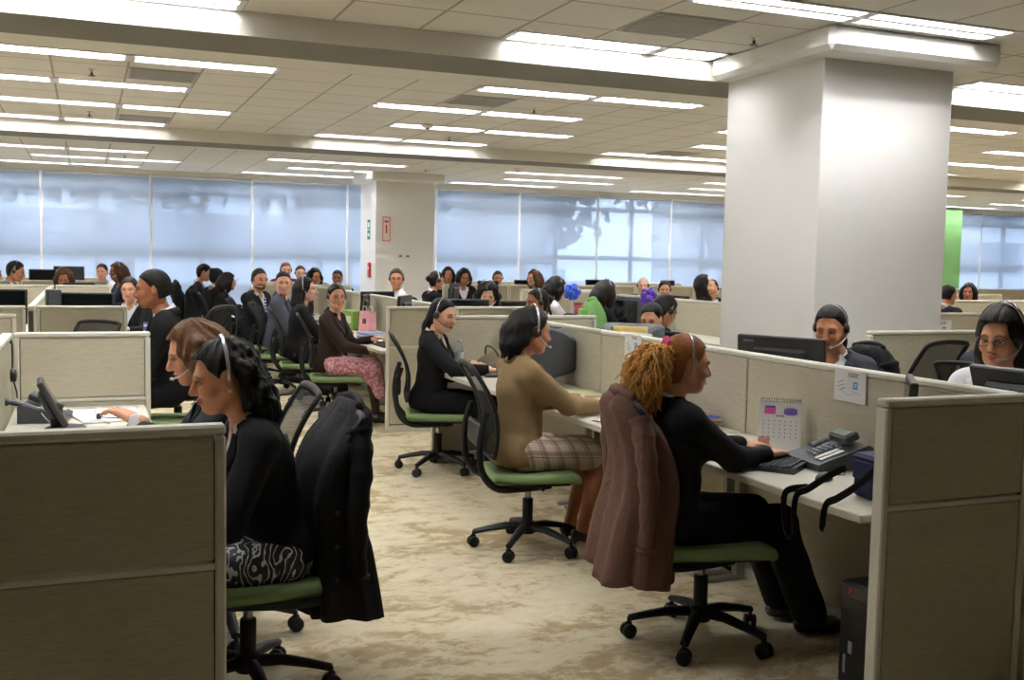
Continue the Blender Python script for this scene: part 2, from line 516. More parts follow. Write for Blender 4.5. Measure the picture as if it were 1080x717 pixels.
# ------------------------------------------------------------------ luminaires
def m_emit(name, rgb, s):
    t = NT(name); t.b.inputs['Base Color'].default_value = (.8, .8, .8, 1)
    t.b.inputs['Emission Color'].default_value = srgb(*rgb); t.b.inputs['Emission Strength'].default_value = s; return t.m
LAMP = 86.0
M_TUBE = m_emit('fluorescent_tube', (252, 251, 250), LAMP)
M_LOUV = plain('louvre_aluminium', (226, 228, 232), .35, .2, nz=.02)
M_METAL = plain('white_fixture_metal', (222, 222, 222), .5)
def luminaire(L):
    W = .305; x1 = L
    r = thing('ceiling_light', '', 'ceiling light')
    b = MB(); d = .085; e = .0                        # open-bottomed housing
    V = [(e, e, 0), (x1-e, e, 0), (x1-e, W-e, 0), (e, W-e, 0), (e, e, d), (x1-e, e, d), (x1-e, W-e, d), (e, W-e, d)]
    b.add(V, [(0, 1, 5, 4), (1, 2, 6, 5), (2, 3, 7, 6), (3, 0, 4, 7), (4, 5, 6, 7)])
    for (cx, cy, dx, dy) in ((x1/2, .012, x1, .024), (x1/2, W-.012, x1, .024), (.02, W/2, .04, W), (x1-.02, W/2, .04, W), (x1/2, W/2, x1, .045)):
        b.box((cx, cy, -.003), (dx, dy, .01))
    b.obj('housing', M_METAL, r)
    b = MB()
    n = max(5, int(L/.085))
    for s0 in (.024, W/2+.022):
        b = MB(); pl = [(.04, s0+.107), (.04, s0+.103)]                     # comb of cross vanes in one piece
        for i in range(n):
            x = .04+(x1-.08)*(i+.5)/n; pl += [(x-.002, s0+.103), (x-.002, s0), (x+.002, s0), (x+.002, s0+.103)]
        pl += [(x1-.04, s0+.103), (x1-.04, s0+.107)]
        b.prism(pl, -.001, .029)
        b.obj('louvre_grille', M_LOUV, r)
    for s0 in (.024, W/2+.022):
        b = MB(); b.tube([(.05, s0+.054, .048), (x1-.05, s0+.054, .048)], .019, 8)
        b.obj('tube_lamp', M_TUBE, r, smooth=True)
    return r
FULL = luminaire(1.22); HALF = luminaire(.57)
def in_frame(p):
    c = SC.camera.matrix_world.inverted() @ Vector(p)
    if c.z > -.1: return None
    f = 1099.0; return (540+f*c.x/-c.z, 358.5-f*c.y/-c.z)
ORD = ['first', 'second', 'third', 'fourth', 'fifth', 'sixth', 'seventh', 'eighth', 'ninth', 'tenth', 'eleventh', 'twelfth', 'thirteenth', 'fourteenth', 'fifteenth', 'sixteenth']
def lum_labels():
    rown = {3.815: 'row overhead of the near desks', 5.34: 'row before the near column', 6.865: 'row along the near grey beam', 9.15: 'row just past the near beam', 10.675: 'second row past the near beam',
            12.2: 'third row past the near beam', 13.725: 'row just before the far beam', 17.665: 'first row past the far beam', 19.19: 'second row past the far beam', 20.715: 'row closest to the windows'}
    cnt = {}; used = False
    for x, y in sorted(FX, key=lambda q: (q[1], q[0])):
        q = in_frame((x+.61, y+.15, ZC)); q0 = in_frame((x, y+.15, ZC)); q1 = in_frame((x+1.22, y+.15, ZC))
        vis = any(k and 0 < k[0] < 1080 and k[1] > 0 for k in (q, q0, q1))
        if vis: k = cnt.get(y, 0); cnt[y] = k+1; lab = 'recessed fluorescent light, %s from the left, %s' % (ORD[k], rown[y])
        else: lab = 'recessed fluorescent light outside the picture, ' + rown[y]
        if not used: FULL.location = (x, y, ZC); FULL['label'] = lab; FULL['group'] = 'recessed fluorescent ceiling lights, ' + rown[y]; used = True
        else: dup(FULL, (x, y, ZC), 0, lab, 'recessed fluorescent ceiling lights, ' + rown[y])
    HALF.location = (4.01, 6.865, ZC); HALF['label'] = 'short recessed fluorescent light ending against the near white column'
lum_labels()

def vents():
    g = plain('vent_grille', (196, 194, 192), .6, nz=.02)
    for (x, y, lab) in ((.35, 9.76, 'grey square air vent by the left ceiling lights'), (.35, 13.1, 'grey square air vent before the far beam on the left'),
                        (3.40, 5.95, 'large grey square air vent in front of the near white column'), (3.40, 9.76+.61*0+.0, 'grey air vent over the centre rows'), (7.67, 13.1, 'grey air vent beside the far right lights')):
        r = thing('air_vent', lab, 'air vent', (x, y, ZC), 0, 'square ceiling air vents')
        b = MB(); b.box((.305, .305, -.002), (.58, .58, .012)); b.obj('plate', plain('vent_plate', (176, 174, 172), .6, nz=.03), r)
        b = MB()
        for i in range(12): b.box((.305, .05+.046*i, -.010), (.54, .012, .006))
        b.obj('grille', g, r)
    w = plain('detector_plastic', (232, 230, 222), .5); dk = plain('sprinkler_metal', (70, 62, 54), .4, .6)
    for (x, y, lab) in ((.06, 10.05, 'sprinkler head by the left ceiling lights'), (.05, 13.05, 'sprinkler head before the far beam on the left'), (4.36, 6.28, 'sprinkler head close to the near column'),
                        (4.37, 10.2, 'sprinkler head over the centre rows'), (4.45, 13.2, 'sprinkler head before the far beam at the centre'), (.6, 18.3, 'sprinkler head past the far beam on the left'), (8.9, 13.2, 'sprinkler head left of the near column high up'), (5.6, 17.9, 'sprinkler head in front of the far column')):
        r = thing('ceiling_sprinkler', lab, 'sprinkler', (x, y, ZC), 0, 'ceiling sprinkler heads')
        b = MB(); b.lathe([(.035, -.001), (.035, -.006), (.012, -.008), (.012, -.03)], 12); b.obj('escutcheon', w, r)
        b = MB(); b.lathe([(.004, -.03), (.012, -.035), (.006, -.05), (.03, -.056), (.03, -.059)], 10); b.box((0, .012, -.043), (.004, .004, .03)); b.box((0, -.012, -.043), (.004, .004, .03)); b.obj('deflector', dk, r)
    for (x, y, lab) in ((3.8, 12.1, 'round smoke detector on the ceiling among the centre lights'), (7.0, 17.0, 'round smoke detector right of the far column')):
        r = thing('smoke_detector', lab, 'smoke detector', (x, y, ZC))
        b = MB(); b.lathe([(.07, 0), (.07, -.02), (.055, -.04), (.03, -.05)], 18); b.obj('base', w, r, True)
        b = MB(); b.lathe([(.03, -.05), (.026, -.058)], 14); b.obj('sensor', dk, r, True)
vents()

# ------------------------------------------------------------------ windows, blinds and what stands outside
def m_blind():
    t = NT('blind_fabric'); v = t.coords()
    wv = t.noise(v, 350, 1); big = t.noise(v, .8, 2)
    c = t.mix(t.math('MULTIPLY', wv, .5), srgb(206, 216, 228), srgb(188, 200, 216))
    tr = t.n('ShaderNodeBsdfTranslucent'); t.l(c, tr.inputs[0]); df = t.n('ShaderNodeBsdfDiffuse'); t.l(c, df.inputs[0])
    tp = t.n('ShaderNodeBsdfTransparent'); tp.inputs[0].default_value = (.80, .9, 1, 1)
    m1 = t.n('ShaderNodeMixShader'); m1.inputs[0].default_value = .50; t.l(df.outputs[0], m1.inputs[1]); t.l(tr.outputs[0], m1.inputs[2])
    m2 = t.n('ShaderNodeMixShader'); m2.inputs[0].default_value = .19; t.l(m1.outputs[0], m2.inputs[1]); t.l(tp.outputs[0], m2.inputs[2])
    t.l(m2.outputs[0], t.out.inputs[0]); return t.m
def m_glass():
    t = NT('window_glass'); tp = t.n('ShaderNodeBsdfTransparent'); tp.inputs[0].default_value = (.93, .96, 1, 1)
    gl = t.n('ShaderNodeBsdfGlossy'); gl.inputs['Roughness'].default_value = .02
    m = t.n('ShaderNodeMixShader'); m.inputs[0].default_value = .05; t.l(tp.outputs[0], m.inputs[1]); t.l(gl.outputs[0], m.inputs[2]); t.l(m.outputs[0], t.out.inputs[0]); return t.m
M_GUIDE = plain('blind_guide_white', (246, 247, 250), .5, nz=.01); M_BLIND = m_blind(); M_GLASS = m_glass(); M_ALU = plain('window_aluminium', (92, 98, 110), .4, .3)
def windows():
    n0 = -4; w = 1.945
    rail = plain('blind_rail', (215, 218, 222), .4)
    k = 0
    nm = {0: 'first', 1: 'second', 2: 'third', 3: 'fourth', 4: 'fifth', 5: 'sixth', 6: 'seventh', 7: 'eighth', 8: 'ninth', 9: 'tenth', 10: 'eleventh', 11: 'twelfth', 12: 'thirteenth', 13: 'fourteenth', 14: 'fifteenth', 15: 'sixteenth', 16: 'seventeenth'}
    for i in range(n0, 14):
        x0 = -.78+w*i; k += 1
        if x0 < XA or x0+w > XB+.5: continue
        r = bpy.data.objects.new('window_%d' % k, None); COL.objects.link(r); r.location = (x0, YB+.05, 0); struct(r, 'tall window bay behind a roller blind')
        b = MB()
        b.box((w/2, 0, 1.62), (.06, .1, 3.0))
        for z in (.15, .95, 1.68, 2.80, 3.1): b.box((w/2, 0, z), (w, .08, .10))
        b.obj('window_frame', M_ALU, r)
        b = MB(); b.box((w/2, .01, 1.62), (w, .01, 2.95)); b.obj('window_pane', M_GLASS, r)
        bl = {-1: 'cut off by the left picture edge', 0: 'first full one from the left', 1: 'second full one from the left', 2: 'third full one from the left', 3: 'narrow strip showing left of the far column', 4: 'first one right of the far column', 5: 'second one right of the far column',
              6: 'third one right of the far column', 7: 'fourth one right of the far column, touching the near column', 11: 'beside the green pier at the right', 12: 'at the right picture edge'}
        o = thing('roller_blind', 'translucent grey-blue roller blind, '+bl.get(i, 'hidden from view along the window band'), 'window blind', (x0, YB-.12, 0), 0, 'roller blinds along the window band')
        b = MB()
        def fn(u, v): return (.028+(w-.056)*u, .004*math.sin(u*9+k)*v, 3.08-2.86*v)
        b.grid(fn, 8, 8); b.obj('blind_fabric', M_BLIND, o, True)
        if i > -4: b = MB(); b.box((-.0, 0, 1.63), (.05, .03, 2.95), bev=.006); b.obj('guide_rail', M_GUIDE, o)
        b = MB(); b.tube([(.02, 0, 3.085), (w-.02, 0, 3.085)], .03, 10); b.obj('roller', rail, o, True)
        b = MB(); b.box((w/2, 0, .21), (w-.06, .018, .035), bev=.006); b.obj('hem_bar', rail, o)
windows()

SKY = 4.6
def outside():
    gnd = plain('outdoor_paving', (150, 150, 148), .9, nz=.1, scale=1)
    b = MB(); b.box((10, 60, -.6), (160, 76, .3)); struct(b.obj('ground', gnd), 'paved ground outside the windows')
    wl = plain('building_render', (176, 182, 190), .8); sl = plain('building_slab', (235, 238, 242), .8); gl = plain('building_glass', (60, 75, 95), .2)
    for (x, y, wd, hh, lab) in ((6, 46, 30, 9, 'long pale building seen faintly through the blinds'), (44, 50, 24, 8, 'pale building outside beyond the right windows')):
        r = thing('office_building', lab, 'building', (x, y, -.45))
        b = MB(); b.box((0, 3, hh/2), (wd, 6, hh)); b.obj('wall', wl, r)
        for k in range(3):
            b = MB(); b.box((0, -.1, 1.2+3*k), (wd+.6, .9, .9)); b.obj('floor_slab', sl, r)
            b = MB(); b.box((0, -.02, 2.7+3*k), (wd-1, .1, 1.6)); b.obj('window_strip', gl, r)
    lf = plain('outdoor_leaves', (52, 74, 48), .8, nz=.3, scale=4); bk = plain('tree_bark', (84, 68, 54), .9, nz=.2, scale=8)
    rg = random.Random(3)
    for i, (x, y, h_, s, lab) in enumerate(((-5.5, 33, 5.6, 2.6, 'leafy tree outside the leftmost windows'), (1.2, 35.5, 6.4, 2.1, 'leafy tree outside, left of the pale building'), (7.2, 31, 6.0, 2.4, 'leafy tree outside behind the far column'), (13.8, 33, 5.2, 2.0, 'leafy tree outside the centre windows'), (22.5, 34, 6.1, 2.6, 'leafy tree outside, hidden mostly by the near column'), (31.5, 38, 4.2, 2.2, 'small leafy tree outside the right windows'))):
        r = thing('tree', lab, 'tree', (x, y, -.45), 0, 'trees outside the windows')
        b = MB(); b.tube([(0, 0, 0), (.1, 0, h_*.4), (.0, .1, h_*.8)], [.2, .15, .06], 8); b.obj('trunk', bk, r, True)
        b = MB()
        for k in range(420):
            u = rg.gauss(0, .5); v = rg.gauss(0, .5); z = h_*.72+rg.gauss(0, .33)*s*1.1
            c = Vector((u*s*1.1, v*s, z)); q = .16+rg.random()*.22
            R = Euler((rg.random()*6, rg.random()*6, rg.random()*6)).to_matrix()
            P = [c+R @ Vector(p)*q for p in ((-1, -.5, 0), (0, -.6, .15), (1, -.2, 0), (.6, .6, -.1), (-.7, .6, .1))]
            b.add(P, [(0, 1, 2, 3, 4)])
        b.obj('foliage', lf, r)
    w = bpy.data.worlds.new('overcast_sky'); SC.world = w; w.use_nodes = True
    bg = w.node_tree.nodes['Background']; bg.inputs[0].default_value = srgb(214, 226, 245); bg.inputs[1].default_value = SKY
outside()
SC.view_settings.view_transform = 'Standard'; SC.view_settings.look = 'None'; SC.view_settings.gamma = 1.0
SC.view_settings.use_curve_mapping = False; SC.view_settings.exposure = 0.0
# ------------------------------------------------------------------ cubicle panels
def m_fabric():
    t = NT('panel_fabric'); v = t.coords((1, 1, 1)); vs = t.coords((7, 7, 150))
    a = t.noise(vs, 3.2, 3, .6, .2); b = t.noise(v, 420, 1)
    f = t.math('ADD', t.math('MULTIPLY', a, .8), t.math('MULTIPLY', b, .2))
    t.base(t.ramp(f, [(.3, srgb(176, 169, 146)), (.5, srgb(194, 187, 166)), (.7, srgb(206, 200, 180))])); t.rough(.95)
    t.b.inputs['Specular IOR Level'].default_value = .1
    t.bump(f, .35, .004); return t.m
M_FAB = m_fabric()
M_TRIM = plain('panel_trim_paint', (224, 221, 208), .45, nz=.015, scale=8)
M_SEAM = plain('panel_seam', (60, 58, 54), .7)
PH = 1.155
def panel(p0, p1, label, h=PH, rail=.78, name='cubicle_panel', group=None, posts=(1, 1)):
    (x0, y0), (x1, y1) = p0, p1
    L = math.hypot(x1-x0, y1-y0); a = math.atan2(y1-y0, x1-x0)
    r = thing(name, label, 'partition panel', (x0, y0, 0), a, group)
    T = .056
    b = MB(); pl = L-.06 if posts[0] else L-.008
    b = MB(); b.box((L/2, 0, (rail+h)/2-.008), (pl, T-.012, h-rail-.042), bev=.006); b.obj('upper_pad', M_FAB, r)
    b = MB(); b.box((L/2, 0, (rail+.06)/2), (pl, T-.012, rail-.08), bev=.006); b.obj('lower_pad', M_FAB, r)
    b = MB(); b.box((L/2, 0, rail-.002), (L-.055, T-.006, .018), bev=.003); b.obj('rail', M_TRIM, r)
    b = MB(); b.box((L/2, 0, .03), (L-.02, T-.01, .06)); b.obj('base_trim', M_TRIM, r)
    b = MB(); b.box((L/2, 0, h-.014), (L, T, .028), bev=.007); b.obj('top_cap', M_TRIM, r)
    for i, x in enumerate((.014, L-.014)):
        if posts[i]: b = MB(); b.box((x, 0, (h-.03)/2), (.028, T, h-.03), bev=.006); b.obj('end_post', M_TRIM, r)
    for i, x in enumerate((.031, L-.031) if posts[0] else (.001, L-.001)):
        b = MB(); b.box((x, 0, (h-.03)/2), (.006 if posts[0] else .002, T-.022, h-.06)); b.obj('seam_strip', M_SEAM, r)
    return r
M_DESK = plain('desk_laminate', (226, 222, 208), .35, nz=.01, scale=5)
M_DEDGE = plain('desk_edge_band', (206, 201, 186), .45, nz=.01)
M_DMET = plain('desk_bracket_metal', (150, 148, 140), .45, .3)
DZ = .745
def desk(xw, xf, y0, y1, label):
    """worktop between the spine face xw and the front edge xf"""
    r = thing('worktop', label, 'desk', ((xw+xf)/2, (y0+y1)/2, 0))
    w = abs(xf-xw); L = y1-y0; s = 1 if xf > xw else -1
    b = MB(); b.box((-s*.004, 0, DZ-.0145), (w-.008, L-.01, .029), bev=.004); b.obj('top', M_DESK, r)
    b = MB(); b.box((s*(w/2-.004), 0, DZ-.015), (.008, L-.012, .03), bev=.003); b.obj('edge_band', M_DEDGE, r)
    for yy in (-L/2+.05, L/2-.05):
        b = MB(); b.prism([(-s*(w/2-.01), 0), (s*(w/2-.08), 0), (s*(w/2-.08), -.03), (-s*(w/2-.01), -.2)][::s], -.012, .012, M=Tm((0, yy, DZ-.03), (PI/2, 0, 0))); b.obj('bracket', M_DMET, r)
    for yy in (-L/2+.05, L/2-.05):
        b = MB(); b.box((-s*(w/2-.035), yy, (DZ-.03)/2), (.05, .03, DZ-.03)); b.box((-s*(w/2-.13), yy, .012), (.24, .035, .024), bev=.006); b.obj('leg', M_DMET, r)
    b = MB(); b.box((-s*.05, 0, DZ-.075), (.12, L*.5, .03), bev=.006); b.obj('cable_tray', M_DMET, r)
    return r

# the setting-out of the cubicle blocks (metres)
XL, XR = -.40, 3.13
panel((-.37, 2.81), (.335, 2.81), 'near dark-looking fabric end panel at the lower left, hiding the first woman\'s desk')
panel((2.49, 2.77), (3.16, 2.77), 'near fabric end panel at the lower right with a pale end post')
b_ = [2.80, 4.43, 6.06, 7.72]
lab = ('spine panel behind the telephone and calendar desk', 'spine panel behind the desk of the woman in khaki', 'spine panel at the far end of the near right block')
for i in range(3): panel((XR, b_[i]), (XR, b_[i+1]), lab[i], rail=.66, posts=(0, 0))
panel((3.19, 2.77), (3.90, 2.77), 'near end panel at the right picture edge, in front of the woman with glasses')
panel((2.50, 7.76), (3.16, 7.76), 'end panel beyond the woman in the black suit and taupe bag')
panel((3.19, 7.76), (3.92, 7.76), 'end panel with a green jacket hanging beside it')
dl = ('white worktop with the telephone and keyboard beside the near right panel', 'white worktop of the woman in the khaki blazer', 'white worktop with the taupe bag and bottle')
for i in range(3): desk(XR-.03, 2.46, b_[i]+.01+(.0), b_[i+1]-(.0 if i < 2 else .02), dl[i])
dl = ('white worktop of the woman with glasses', 'white worktop behind the spine, in front of the dark-haired woman by the column', 'white worktop behind the bulky yellow-topped monitor')
for i in range(3): desk(XR+.03, 3.73, b_[i]+.01, b_[i+1]-(.0 if i < 2 else .02), dl[i])
# left near block
panel((XL, 2.84), (XL, 4.52), 'white-lit spine panel with the headset, by the left picture edge', rail=.66, posts=(0, 0))
panel((XL, 4.52), (XL, 6.20), 'spine panel running to the second left end panel', rail=.66, posts=(0, 0))
panel((-.37, 6.23), (.33, 6.23), 'brightly lit end panel behind the left telephone desk')
desk(XL+.03, .30, 2.85, 4.52, 'white worktop just behind the near left panel')
desk(XL+.03, .30, 4.53, 6.19, 'white worktop with the telephone, under the lit left end panel')
# left blocks further back
panel((-1.60, 8.05), (-.46, 8.05), 'low end panel at the left picture edge before the second left block')
panel((-1.30, 9.25), (-.46, 9.25), 'end panel left of the second left spine')
panel((-.38, 9.25), (.31, 9.25), 'end panel behind the empty black chair on the left')
for i, (a, c) in enumerate(((9.25, 11.1), (11.1, 12.95), (12.95, 14.9))):
    panel((-.42, a), (-.42, c), ('spine panel of the second left block, near length', 'spine panel of the second left block, middle length', 'spine panel of the second left block, far length')[i], rail=.66, posts=(0, 0))
    desk(-.39, .28, a+.04, c-.02, ('worktop with the dark monitor behind the third left end panel', 'worktop of the second left block, middle', 'worktop of the second left block, far end')[i])
    desk(-.45, -1.15, a+.04, c-.02, ('worktop behind the left monitor at the picture edge', 'left-hand worktop of the second left block, middle', 'left-hand worktop of the second left block, far end')[i])
panel((-.38, 14.95), (.30, 14.95), 'far left end panel in front of the curly brown hair')
panel((-1.5, 14.95), (-.46, 14.95), 'far left end panel at the picture edge')
panel((-2.2, 17.3), (-.95, 17.3), 'pale end panel before the leftmost windows')
panel((-.92, 17.3), (.30, 17.3), 'pale end panel before the windows, left of the woman in white')
panel((-1.5, 19.6), (.3, 19.6), 'last panel under the leftmost windows')
desk(-.38, .0, 16.45, 17.25, 'worktop near the windows, behind the far left end panel'); desk(-1.2, -.46, 16.9, 17.25, 'worktop by the left picture edge near the windows')
# second right block
panel((2.53, 9.22), (3.16, 9.22), 'end panel beside the woman in the pink skirt')
panel((3.19, 9.22), (4.05, 9.22), 'end panel behind the dark monitors in the centre')
yb2 = [9.25, 11.0, 12.75, 14.5, 16.3]
for i in range(4):
    nm = ('nearest', 'second', 'third', 'farthest')[i]
    panel((3.2, yb2[i]), (3.2, yb2[i+1]), '%s spine panel of the block where the row of seated staff looks round' % nm, rail=.66, posts=(0, 0))
    desk(3.17, 2.48, yb2[i]+.02, yb2[i+1]-.02, '%s worktop along the row of staff looking round' % nm)
    desk(3.23, 3.92, yb2[i]+.02, yb2[i+1]-.02, '%s worktop on the far side of the row looking round' % nm)
panel((2.5, 16.35), (3.9, 16.35), 'end panel beyond the row of staff looking round')
# third block, spine at 6.9
yb3 = [8.0, 9.7, 11.4, 13.1, 14.8]
for i in range(4):
    nm = ('nearest', 'second', 'third', 'farthest')[i]
    panel((6.9, yb3[i]), (6.9, yb3[i+1]), '%s length of the spine left of the near column' % nm, rail=.66, posts=(0, 0))
    desk(6.87, 6.2, yb3[i]+.02, yb3[i+1]-.02, '%s worktop in front of the spine left of the near column' % nm)
    desk(6.93, 7.6, yb3[i]+.02, yb3[i+1]-.02, '%s worktop behind the spine left of the near column' % nm)
panel((6.2, 14.85), (7.6, 14.85), 'end panel far behind the woman in the black suit and glasses')
for i, (x0, x1, y, l) in enumerate(((5.85, 7.1, 17.6, 'panel before the windows right of the far column'), (7.12, 8.4, 17.6, 'panel before the windows under the brown-haired woman'), (8.42, 9.7, 17.6, 'panel before the centre windows'), (9.72, 11.0, 17.6, 'panel before the windows behind the bald man'), (11.02, 12.3, 17.6, 'panel before the windows behind the laughing woman'),
        (2.6, 3.85, 17.8, 'panel before the windows left of the far column'), (10.4, 12.4, 20.3, 'last panel right below the centre windows'), (7.0, 8.9, 20.3, 'last panel below the windows, right of the far column'))):
    panel((x0, y), (x1, y), l)
# rows right of the near column
for i, (x0, x1, y, l) in enumerate(((5.05, 6.75, 5.78, 'panel just behind the empty mesh chair at the right'), (7.2, 9.4, 8.1, 'panel with pinned papers right of the near column'), (10.2, 13.2, 11.4, 'panel behind the dark-haired man at the far right'),
        (12.4, 15.4, 14.2, 'panel behind the curly-haired woman at the far right'), (15.5, 20.5, 18.0, 'last panel below the right windows'))):
    panel((x0, y), (x1, y), l)

# ------------------------------------------------------------------ task chairs
M_BLK = plain('chair_black_plastic', (20, 20, 21), .5, nz=.1, spec=.3)
M_BLK2 = plain('chair_grey_black_mesh_edge', (24, 24, 26), .6)
M_SEATG = cloth('chair_green_fabric', (128, 150, 104), (112, 134, 90), 300, .95, .15, fold=.12)
def m_mesh():
    t = NT('chair_mesh'); v = t.coords()
    t.base(srgb(30, 30, 32)); t.rough(.8)
    tp = t.n('ShaderNodeBsdfTransparent'); m = t.n('ShaderNodeMixShader')
    ck = t.n('ShaderNodeTexChecker'); ck.inputs['Scale'].default_value = 330; t.l(v, ck.inputs['Vector'])
    t.l(t.math('MULTIPLY_ADD', ck.outputs['Fac'], .35), m.inputs[0])
    m.inputs[0].default_value = .3
    t.l(t.b.outputs[0], m.inputs[2]); t.l(tp.outputs[0], m.inputs[1])
    f = t.math('ADD', t.math('MULTIPLY', ck.outputs['Fac'], .35), .58); t.l(f, m.inputs[0])
    t.l(m.outputs[0], t.out.inputs[0]); return t.m
M_MESH = m_mesh()
M_CHROME = plain('lift_chrome', (150, 150, 152), .25, .9)
SEATZ = .46
def back_x(z):                      # profile of the backrest
    t = (z-.56)/.46
    return -.245 - .015*t + .04*math.sin(min(max(t, 0), 1)*PI)*.9 - .10*t*t
def make_chair():
    r = thing('task_chair', '', 'office chair')
    b = MB()
    for k in range(5):
        a = 2*PI*k/5+.35; c, s = math.cos(a), math.sin(a)
        pts = [(c*q, s*q, z) for q, z in ((.03, .125), (.12, .125), (.22, .105), (.30, .085))]
        b.tube(pts, [.030, .027, .022, .019], 8, flat=(1, .8))
    b.lathe([(.045, .09), (.05, .10), (.05, .14), (.04, .155)], 14)
    sm_angle(b.obj('star_base', M_BLK, r), 50)
    for k in range(5):
        a = 2*PI*k/5+.35; c, s = math.cos(a)*.30, math.sin(a)*.30
        R = Tm((c, s, .031), (0, 0, a+.9+k*1.3))
        b = MB()
        for yy in (-.016, .016):
            b.lathe([(.006, -.010), (.026, -.010), (.031, -.006), (.031, .006), (.026, .010), (.006, .010)], 14, M=R @ Tm((0, yy, 0), (PI/2, 0, 0)))
        w = b.obj('caster', M_BLK, r); sm_angle(w, 40)
        b = MB(); b.box((0, 0, .02), (.03, .012, .04), M=R, bev=.004); b.tube([(c, s, .05), (c, s, .09)], .008, 8); b.obj('fork', M_BLK, w)
    b = MB(); b.lathe([(.030, .14), (.030, .28), (.026, .285)], 14); sm_angle(b.obj('lift_cover', M_BLK, r))
    b = MB(); b.lathe([(.018, .28), (.018, .37)], 12); sm_angle(b.obj('gas_lift', M_CHROME, r))
    b = MB(); b.box((-.01, 0, .375), (.22, .17, .045), bev=.015); b.tube([(.02, -.08, .37), (.02, -.2, .375), (.02, -.235, .38)], [.006, .006, .01], 8)
    b.obj('tilt_mechanism', M_BLK, r)
    b = MB()
    def shell(u, v):
        x = -.235+.47*u; y = (v-.5)*.45
        return (x, y, .395+.02*abs(2*v-1)**3+.018*max(0, .25-u)*4*0 + (.02*(1-u)**4))
    b.grid(shell, 10, 10)
    b.grid(lambda u, v: tuple(np.array(shell(u, v))-np.array((0, 0, .014))), 10, 10)
    b.box((0, 0, .392), (.4, .36, .02), bev=.008)
    o = b.obj('seat_pan', M_BLK, r); sm_angle(o)
    s = SDF(); s.box((.0, 0, .432), (.49, .475, .062), rad=.028, k=.01)
    s.ell((-.02, 0, .482), (.30, .27, .020), .04, sub=True)
    V, F = s.mesh(.014)
    V = V.copy(); V[:, 2] -= .035*np.clip((V[:, 0]-.15)/.1, 0, 1)**2*.5
    m = V[:, 1]; V[:, 1] = m*(1-.10*np.clip((V[:, 0]+.05)/-.2, 0, 1))
    mesh_obj('seat', V, F, M_SEATG, r, True)
    # J-shaped carrier sweeping from beneath the seat up the back
    b = MB()
    for sy in (-1, 1):
        pts = spline([(.10, sy*.10, .375), (-.08, sy*.15, .372), (-.22, sy*.185, .385), (-.30, sy*.20, .46), (-.325, sy*.205, .58), (-.315, sy*.205, .70), (-.285, sy*.205, .80)], 6)
        n = len(pts); b.tube(pts, [.021-.006*i/n for i in range(n)], 8, flat=(.75, 1.1))
    b.tube([(-.215, -.185, .383), (-.235, 0, .378), (-.215, .185, .383)], .014, 8)
    sm_angle(b.obj('back_carrier', M_BLK, r), 60)
    def hw(z):
        t = (z-.56)/.46
        return .215-.025*t+.0*t
    zs = [.56+.46*i/14 for i in range(15)]
    loop = [(back_x(z), hw(z), z) for z in zs]
    top = [(back_x(1.02)-.004, hw(1.02)*math.cos(a), 1.02+.022*math.sin(a)) for a in [PI*i/8 for i in range(1, 8)]]
    loop2 = loop+top+[(x, -y, z) for x, y, z in loop[::-1]]+[(back_x(.55)+.002, q, .545) for q in (-.1, 0, .1)]
    b = MB(); b.tube(loop2, .0125, 8, closed=True, flat=(1, 1.35)); sm_angle(b.obj('back_frame', M_BLK, r), 60)
    b = MB()
    def bk(u, v):
        z = .555+.472*v; z2 = min(z, 1.02); h = hw(z2)*(1 if z < 1.01 else .93)
        y = h*(2*u-1); return (back_x(z2)-.012*(1-(2*u-1)**2), y, z)
    b.grid(bk, 8, 12); b.obj('back_mesh', M_MESH, r, True)
    s = SDF(); s.box((-.302, 0, .655), (.03, .33, .13), rad=.014); V, F = s.mesh(.012); mesh_obj('lumbar_support', V, F, M_BLK2, r, True)
    return r
CHAIR = make_chair(); CHAIR_USED = [False]
def chair(x, y, rz, label, group=None, s=None, dz=0.0):
    if not CHAIR_USED[0]:
        CHAIR_USED[0] = True; CHAIR.location = (x, y, 0); CHAIR.rotation_euler = (0, 0, rz); CHAIR['label'] = label
        if group: CHAIR['group'] = group
        return CHAIR
    return dup(CHAIR, (x, y, 0), rz, label, group, s)
# ------------------------------------------------------------------ people
def m_skin():
    t = NT('skin'); a = t.n('ShaderNodeVertexColor'); a.layer_name = 'Col'
    v = t.coords(); f = t.noise(v, 60, 3)
    t.base(t.mix(t.math('MULTIPLY', f, .14), a.outputs['Color'], srgb(150, 84, 62))); t.rough(.48)
    t.b.inputs['Specular IOR Level'].default_value = .35
    t.b.inputs['Subsurface Weight'].default_value = .0
    t.bump(t.noise(v, 240, 2), .08, .003); return t.m
M_SKIN = m_skin()
def hair_mat(name, rgb, rgb2, stretch=(90, 90, 14), rough=.55):
    if name in MATS: return MATS[name]
    t = NT(name); v = t.coords(stretch)
    f = t.noise(v, 3.0, 4, .6, .8)
    t.base(t.ramp(f, [(.3, srgb(*rgb)), (.7, srgb(*rgb2))])); t.rough(rough); t.b.inputs['Specular IOR Level'].default_value = .22
    t.bump(f, .3, .004); MATS[name] = t.m; return t.m
HAIR = dict(black=hair_mat('hair_black', (9, 8, 8), (19, 16, 15)), dark=hair_mat('hair_dark_brown', (17, 12, 10), (34, 23, 17)),
            brown=hair_mat('hair_brown', (52, 33, 20), (98, 66, 40)), lightbrown=hair_mat('hair_highlighted', (52, 32, 20), (108, 72, 44)), red=hair_mat('hair_copper', (100, 56, 24), (164, 102, 50)), copper=hair_mat('hair_copper_curl', (172, 112, 46), (238, 184, 106)),
            redcap=hair_mat('hair_reddish', (90, 36, 34), (130, 60, 56)), bald=None)
def rotY(a): c, s = math.cos(a), math.sin(a); return np.array([[c, 0, s], [0, 1, 0], [-s, 0, c]])
